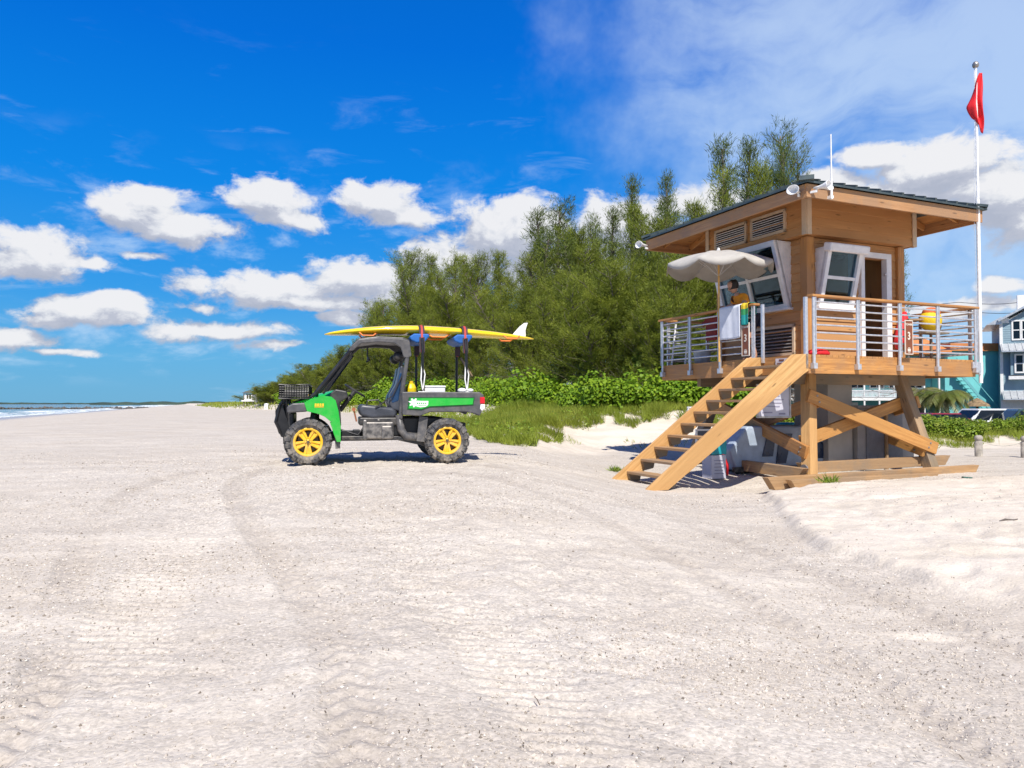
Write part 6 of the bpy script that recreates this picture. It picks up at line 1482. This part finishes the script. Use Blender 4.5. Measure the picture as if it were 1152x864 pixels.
# hood: lofted cross sections
hd = MB(); secs = [(1.30, .30, .78, .88), (1.22, .34, .78, .93), (1.05, .38, .82, .99), (.85, .42, .86, 1.045), (.68, .46, .88, 1.09), (.58, .48, .88, 1.09)]
ringn = 10
for x, w, z0, z1 in secs:
    for k in range(ringn + 1):
        a = math.pi * k / ringn; hd.v.append((x, -math.cos(a) * w if True else 0, z0 + (z1 - z0) * min(1, math.sin(a) ** .45)))
for i in range(len(secs) - 1):
    for k in range(ringn): a = i * (ringn + 1) + k; hd.f.append([a, a + 1, a + ringn + 2, a + ringn + 1]); hd.uv.append([(0, 0)] * 4); hd.mi.append(0)
hd.f.append(list(range(ringn + 1))); hd.uv.append([(0, 0)] * (ringn + 1)); hd.mi.append(0)
hd.f.append(list(range((len(secs) - 1) * (ringn + 1), len(secs) * (ringn + 1)))[::-1]); hd.uv.append([(0, 0)] * (ringn + 1)); hd.mi.append(0)
hood = vb(hd, 'hood', M_green, smooth=True); hood.modifiers.new('e', 'EDGE_SPLIT').split_angle = R(40)
b_ = MB()
for s in (-1, 1): b_.beam((1.15, s * .30, .975), (.88, s * .34, 1.045), .05, .012)
vb(b_, 'hood_stripe', M_yellow, hood)
lens = M('lamp_lens', (.75, .75, .72), .1, spec=.8)
for s in (-1, 1): b_ = MB(); b_.box((1.285, s * .30, .80), (.06, .16, .12)); vb(b_, 'headlight', lens, bevel=.02)
g_ = MB(); g_.box((1.27, 0, .62), (.10, .75, .26)); vb(g_, 'front_grille', M_black, bevel=.02)
# brush guard and front basket
gd = MB()
for s in (-1, 1):
    gd.tube([(1.16, s * .33, .34), (1.38, s * .36, .42), (1.47, s * .38, .62), (1.42, s * .38, .85), (1.33, s * .38, .98)], .026, 8); gd.tube([(1.38, s * .36, .42), (1.30, s * .36, .66), (1.33, s * .38, .98)], .018, 6)
    gd.prism([(1.20, .38), (1.36, .38), (1.47, .58), (1.48, .78), (1.40, .92), (1.30, .60)], (0, s * .37, 0), (1, 0, 0), (0, 0, 1), (0, s * .012, 0))
for z, x in ((.46, 1.41), (.60, 1.47), (.74, 1.455), (.88, 1.41)): gd.tube([(x, -.38, z), (x + .02, 0, z), (x, .38, z)], .018, 8)
for y in (-.2, 0, .2): gd.tube([(1.43, y, .44), (1.49, y, .62), (1.43, y, .90)], .012, 6)
vb(gd, 'brush_guard', M_black2)
bk = MB(); bx0, bx1, bw, bz0, bz1 = 1.0, 1.42, .48, .96, 1.16
for z in (bz0, bz1): bk.tube([(bx0, -bw, z), (bx1, -bw, z), (bx1 + .02, 0, z), (bx1, bw, z), (bx0, bw, z)], .014, 6, closed=True)
for x in np.linspace(bx0, bx1, 13):
    for s in (-1, 1): bk.tube([(x, s * bw, bz0), (x, s * bw, bz1)], .0055, 4)
    bk.tube([(x, -bw, bz0), (x, bw, bz0)], .0055, 4)
for y in np.linspace(-bw, bw, 20):
    for x in (bx0, bx1): bk.tube([(x, y, bz0), (x, y, bz1)], .0055, 4)
for z in np.linspace(bz0, bz1, 7)[1:-1]: bk.tube([(bx0, -bw, z), (bx1, -bw, z), (bx1, bw, z), (bx0, bw, z)], .005, 4, closed=True)
for s in (-1, 1): bk.tube([(1.30, s * .3, .88), (1.33, s * .3, .97)], .014, 6)
vb(bk, 'front_basket', M_black2)
bx_ = MB(); bx_.box((1.19, 0, 1.03), (.36, .7, .10)); vb(bx_, 'basket_tray', M_black, bevel=.02)
# dashboard, steering wheel
d = MB(); d.prism([(.70, .80), (.70, 1.04), (.62, 1.10), (.46, 1.07), (.44, .98), (.56, .90), (.54, .55), (.64, .5)], (0, -.48, 0), (1, 0, 0), (0, 0, 1), (0, .96, 0)); vb(d, 'dashboard', M_black, bevel=.02)
sw = MB(); Mx = Matrix.Translation((.34, .28, 1.08)) @ Matrix.Rotation(R(-32), 4, 'Y')
sw.tube([tuple(Mx @ Vector((math.cos(a) * .165, math.sin(a) * .165, 0))) for a in [2 * math.pi * k / 24 for k in range(24)]], .015, 6, closed=True)
for a in (0, 2.1, 4.2): sw.tube([tuple(Mx @ Vector((0, 0, -.02))), tuple(Mx @ Vector((math.cos(a) * .16, math.sin(a) * .16, 0)))], .011, 5)
sw.tube([tuple(Mx @ Vector((0, 0, 0))), (.56, .28, .78)], [.03, .035], 8); vb(sw, 'steering_wheel', M_black)
# seats: near and far bucket seats with sculpted backs
M_seat = M('seat_vinyl', (.055, .060, .075), .35, var=.15); M_seatb = M('seat_blue_side', (.010, .045, .12), .3)
for s in (1, -1):
    st = MB(); y = s * .30 - .22; st.prism([(.26, .70), (.30, .80), (.26, .88), (.08, .86), (-.20, .83), (-.28, .78), (-.26, .68), (.1, .66)], (0, y, 0), (1, 0, 0), (0, 0, 1), (0, .44, 0)); o = vb(st, 'seat', M_seat, bevel=.045, seg=4); smooth_by_angle(o, 60)
    bkk = MB(); bkk.prism([(-.20, .80), (-.15, .90), (-.17, 1.02), (-.26, 1.18), (-.30, 1.34), (-.31, 1.44), (-.35, 1.46), (-.385, 1.38), (-.39, 1.2), (-.42, 1.0), (-.42, .84), (-.33, .76)], (0, y + .01, 0), (1, 0, 0), (0, 0, 1), (0, .42, 0)); o2 = vb(bkk, 'seat_back', M_seat, bevel=.045, seg=4); smooth_by_angle(o2, 60)
    bb_ = MB(); bb_.prism([(-.19, .88), (-.17, 1.0), (-.27, 1.18), (-.31, 1.36), (-.35, 1.36), (-.33, 1.15), (-.30, .92)], (0, y + .005, 0), (1, 0, 0), (0, 0, 1), (0, .43, 0)); vb(bb_, 'seat_bolster', M_seatb, o2, bevel=.02)
b_ = MB(); b_.box((0, .0, .62), (.56, 1.02, .12)); vb(b_, 'seat_base', M_black, bevel=.02)
b_ = MB(); b_.tube([(.18, .50, .85), (.16, .50, .93), (.0, .50, .94), (-.04, .50, .86)], .012, 6); b_.tube([(-.34, .53, 1.30), (-.20, .55, 1.0), (.05, .53, .82)], .010, 5); vb(b_, 'seat_belt', M_black)
b_ = MB(); b_.lathe([(.001, -.03), (.03, -.03), (.03, .03), (.001, .03)], 10, Matrix.Translation((.36, .5, .80)) @ Matrix.Rotation(R(90), 4, 'X')); b_.tube([(.36, .5, .8), (.32, .5, .62)], .012); vb(b_, 'fuel_cap', M('copper_fitting', (.45, .16, .07), .4, .4))
# roll cage and roof
for s in (1, -1):
    a = MB(); y = s * .56
    a.tube([(.98, y, 1.0), (.97, y, .98), (.90, y, 1.04), (.45, y, 1.62), (.40, y, 1.70)], .030, 8); a.tube([(.80, y * .97, 1.03), (.36, y * .97, 1.66)], .018, 6); vb(a, 'windshield_post', M_black2)
    a = MB(); a.tube([(-.32, y, .66), (-.35, y, 1.1), (-.42, y, 1.6), (-.42, y, 1.72)], .032, 8); vb(a, 'rear_post', M_grey)
    a = MB(); pr_ = [(.44, 1.66), (.40, 1.74), (.30, 1.83), (.0, 1.865), (-.35, 1.855), (-.45, 1.82), (-.48, 1.60), (-.42, 1.56), (-.36, 1.58), (-.32, 1.72), (-.22, 1.785), (.0, 1.80), (.26, 1.775), (.385, 1.66)]
    a.prism(pr_, (0, y - .035, 0), (1, 0, 0), (0, 0, 1), (0, .07, 0)); vb(a, 'roof_side', M_grey, bevel=.012)
    a = MB(); a.sphere((-.30, s * .40, 1.60), .085, 6, (1, .8, .9)); vb(a, 'cage_speaker', M_black, smooth=True)
a = MB(); a.prism([(.40, 1.75), (.30, 1.85), (.0, 1.89), (-.36, 1.88), (-.46, 1.84), (-.46, 1.80), (-.3, 1.82), (.0, 1.84), (.28, 1.80)], (0, -.53, 0), (1, 0, 0), (0, 0, 1), (0, 1.06, 0)); vb(a, 'roof', M_black, bevel=.015)
a = MB(); a.tube([(.90, -.56, 1.04), (.90, .56, 1.04)], .022, 8); a.tube([(-.42, -.56, 1.70), (-.42, .56, 1.70)], .03, 8); a.tube([(-.35, -.56, 1.1), (-.35, .56, 1.1)], .025, 8); vb(a, 'cage_crossbar', M_black2)
a = MB(); a.tube([(.15, .0, 1.78), (.15, .0, 1.62), (.11, .0, 1.56), (.17, 0, 1.53)], .014, 6); a.box((.14, 0, 1.58), (.03, .16, .06)); vb(a, 'rear_view_mirror', M_black)
# cargo bed
bd = MB(); prof_ = [(-.34, .72), (-.33, 1.06), (-1.50, 1.06), (-1.56, 1.02), (-1.57, .84), (-1.50, .70), (-1.40, .74), (-1.30, .76), (-.75, .76), (-.60, .70)]
for s in (1, -1): bd.prism(prof_, (0, s * .56, 0), (1, 0, 0), (0, 0, 1), (0, s * .12, 0))
bd.box((-.95, 0, .79), (1.2, 1.12, .05)); bd.box((-.36, 0, .92), (.05, 1.14, .27)); bd.box((-1.53, 0, .92), (.05, 1.14, .24))
bed = vb(bd, 'cargo_bed', M_grey, bevel=.015)
for s in (1, -1):
    y = s * .683; gp = MB(); gp.prism([(-.43, .98), (-.41, .80), (-.62, .79), (-.74, .83), (-1.40, .86), (-1.42, .98)], (0, y - .004 * s, 0), (1, 0, 0), (0, 0, 1), (0, .008 * s, 0)); vb(gp, 'panel_edge', M_dgreen, bed)
    gp = MB(); gp.prism([(-.45, .965), (-.43, .815), (-.62, .808), (-.74, .847), (-1.385, .875), (-1.40, .965)], (0, y + .004 * s, 0), (1, 0, 0), (0, 0, 1), (0, .008 * s, 0)); vb(gp, 'side_panel', M_green, bed)
    em = MB(); rd = random.Random(4); pl = []
    for k in range(26):
        a_ = 2 * math.pi * k / 26; r2_ = .062 * (1 + .35 * math.sin(7 * a_)) ; pl.append((-.505 + r2_ * math.cos(a_) * 1.0, .900 + r2_ * math.sin(a_) * .9))
    em.prism(pl, (0, y + .012 * s, 0), (1, 0, 0), (0, 0, 1), (0, .003 * s, 0)); em.prism([(-.49, .905), (-.52, .850), (-.60, .83), (-.68, .84), (-.715, .865), (-.72, .925), (-.62, .925), (-.55, .93)], (0, y + .0125 * s, 0), (1, 0, 0), (0, 0, 1), (0, .0035 * s, 0)); vb(em, 'emblem', C_white, bed)
    em = MB()
    for k in range(5): em.box((-.56 - .03 * k, y + .0165 * s, .89), (.018, .002, .02))
    em.box((-.63, y + .0165 * s, .862), (.12, .002, .008)); vb(em, 'emblem_print', M_green, bed)
    tl = MB(); tl.prism([(-1.50, .985), (-1.575, .985), (-1.578, .885), (-1.50, .885)], (0, s * .60, 0), (1, 0, 0), (0, 0, 1), (0, s * .085, 0)); vb(tl, 'tail_light', M('red_lens', (.60, .01, .02), .15), bed, bevel=.008)
    tl = MB(); tl.prism([(-1.51, .875), (-1.580, .875), (-1.580, .82), (-1.53, .775), (-1.50, .81)], (0, s * .60, 0), (1, 0, 0), (0, 0, 1), (0, s * .085, 0)); vb(tl, 'reversing_light', C_white, bed, bevel=.008)
# rack posts over the bed, padded crossbars
for x in (-.655, -1.325):
    r_ = MB()
    for s in (1, -1): r_.tube([(x, s * .50, 1.0), (x, s * .48, 1.70), (x + .0, s * .42, 1.88)], .021, 8)
    r_.tube([(x, -.44, 1.87), (x, .44, 1.87)], .022, 8); rk_ = vb(r_, 'rack_post', M_black2)
    pd = MB(); pd.prism([(.15, .0), (.17, .05), (.10, .10), (-.12, .10), (-.14, .07), (-.06, -.03), (.06, -.04)], (x + .02, -.38, 1.855), (1, 0, 0), (0, 0, 1), (0, .76, 0)); vb(pd, 'rack_pad', M('blue_pad', (.012, .12, .42), .6), rk_, bevel=.02)
# ------------------------------------------------------------------ things carried by the buggy
def bw(x, y, z): 
    c, s = math.cos(VRZ), math.sin(VRZ); return Vector((VC.x + x * c - y * s, VC.y + x * s + y * c, VZ + z))
sb_t = thing('rescue_paddleboard', 'long yellow rescue paddleboard lying upside down on the buggy roof rack', 'paddleboard', bw(0, 0, 2.0), VRZ)
M_board = M('board_yellow', (.90, .62, .008), .25, 0, .04, coat=.6); M_orange = M('board_grip_orange', (.85, .22, .03), .6)
nb = 44; x_n, x_t = .80, -2.52; bm_ = MB(); nr = 16
for i in range(nb + 1):
    t_ = i / nb; x = x_n + (x_t - x_n) * t_; w = .29 * (math.sin(math.pi * min(1, max(0, t_)) ** .80)) ** .55 if 0 < t_ < 1 else .004; w = max(.004, w)
    th_ = max(.006, .088 * (math.sin(math.pi * t_ ** .9) ** .55 if 0 < t_ < 1 else .1)); zc = .035 - .16 * max(0, (.42 - t_) / .42) ** 2.0 * .55 - .155 * max(0, (t_ - .42) / .58) ** 1.6 * .60 
    for k in range(nr):
        a = 2 * math.pi * k / nr; bm_.v.append((x, math.copysign(abs(math.cos(a)) ** .8, math.cos(a)) * w, zc + math.sin(a) * th_ * .85))
for i in range(nb):
    for k in range(nr): a = i * nr + k; b2 = i * nr + (k + 1) % nr; bm_.f.append([a, b2, b2 + nr, a + nr]); bm_.uv.append([(0, 0)] * 4); bm_.mi.append(0)
for e0 in (0, nb * nr): bm_.f.append([e0 + k for k in range(nr)]); bm_.uv.append([(0, 0)] * nr); bm_.mi.append(0)
bd_ = bm_.build('board', M_board, sb_t, smooth=True)
fn_ = MB(); fn_.prism([(-2.14, -.02), (-2.20, .05), (-2.28, .14), (-2.36, .20), (-2.42, .205), (-2.40, .15), (-2.38, .08), (-2.385, -.02)], (0, -.006, 0), (1, 0, 0), (0, 0, 1), (0, .012, 0)); fn_.build('fin', C_white, sb_t, bevel=.003)
for x, wdt in ((.15, .26), (-.93, .34), (-2.1, .26)):
    h = MB(); 
    for s in (-1, 1): h.tube([(x + wdt / 2, s * .20, -.03), (x + wdt * .3, s * .235, -.078), (x - wdt * .3, s * .235, -.078), (x - wdt / 2, s * .20, -.03)], .014, 6)
    h.build('hand_grip', M_orange, sb_t)
M_strap = M('strap_red', (.50, .06, .05), .7); M_strap2 = M('strap_dark', (.05, .035, .045), .8); M_rope = M('white_rope', (.70, .70, .68), .9)
for i, x in enumerate((-.655, -1.325)):
    t = thing('tie_down_strap', ['red and black strap with white rope holding the board, front one by the seats', 'red and black strap with white rope holding the board, rear one by the tail'][i], 'strap', bw(x, 0, 1.05), VRZ, 'straps tying down the board')
    s_ = MB(); prof_s = [(.40, .62), (.385, .80), (.345, .99), (.25, 1.035), (0, 1.05), (-.25, 1.035), (-.345, .99), (-.385, .80), (-.40, .62)]
    for (y0_, z0_), (y1_, z1_) in zip(prof_s[:-1], prof_s[1:]): s_.beam((0, y0_, z0_), (0, y1_, z1_), .085, .012, (0, y0_ + y1_ + .01, z0_ + z1_ - 1.2), ext=.004)
    s_.build('strap_edge', M_strap2, t)
    s_ = MB(); prof_t = [(y_ * 1.03, .985 + (z_ - .985) * 1.02 + (.008 if z_ > 1 else 0)) for y_, z_ in prof_s]
    for (y0_, z0_), (y1_, z1_) in zip(prof_t[:-1], prof_t[1:]): s_.beam((0, y0_, z0_), (0, y1_, z1_), .032, .012, (0, y0_ + y1_ + .01, z0_ + z1_ - 1.2), ext=.004)
    s_.build('strap_web', M_strap, t)
    r_ = MB(); r_.tube([(.0, .41, .62), (.01, .47, .45), (.03, .54, .20), (.01, .60, .04)], .010, 6); r_.tube([(.01, .46, .45), (-.035, .50, .28), (.0, .58, .06)], .009, 6); r_.tube([(.01, .60, .02), (-.06, .62, .0), (.08, .62, .01)], .014, 6); r_.build('rope', M_rope, t)
j = thing('yellow_jug', 'small yellow jug standing at the front of the buggy bed', 'jug', bw(-.50, .30, .82), VRZ)
b_ = MB(); b_.lathe([(.001, 0), (.075, 0), (.08, .02), (.08, .30), (.055, .36), (.03, .375), (.001, .375)], 16); b_.build('jug_body', M('yellow_plastic', (.88, .66, .01), .4), j, smooth=False, bevel=.006)
b_ = MB(); b_.lathe([(.034, .365), (.034, .41), (.001, .415)], 12); b_.build('cap', M('yellow_cap', (.80, .52, .01), .4), j)
b_ = MB(); b_.box((0, 0, .165), (.32, .26, .31)); b_.box((0, 0, .33), (.34, .28, .03)); o = b_.build('white_case', M_white, bevel=.015); o.location = bw(-.84, .30, .815); o.rotation_euler = (0, 0, VRZ + .1); tag(o, 'white case lying in the middle of the buggy bed', 'case')
b_ = MB(); b_.sphere((0, 0, .0), .055, 6, (1.3, 1, .7)); b_.sphere((.12, .03, 0), .045, 6, (1.2, 1, .7)); o = b_.build('white_rope_bundle', M_rope, smooth=True); o.location = bw(-1.24, .60, 1.085); tag(o, 'white rope bundle on the bed rim below the rear strap', 'rope')
pd_ = MB(); pd_.tube([(-1.32, -.40, 1.52), (-1.50, -.35, 1.22)], .020, 6); o = pd_.build('wooden_handle', W_old, smooth=True); o.location = bw(0, .35, .10); o.rotation_euler = (0, 0, VRZ); tag(o, 'short wooden tool handle propped at the rear rack post', 'handle')
bpy.context.view_layer.update()
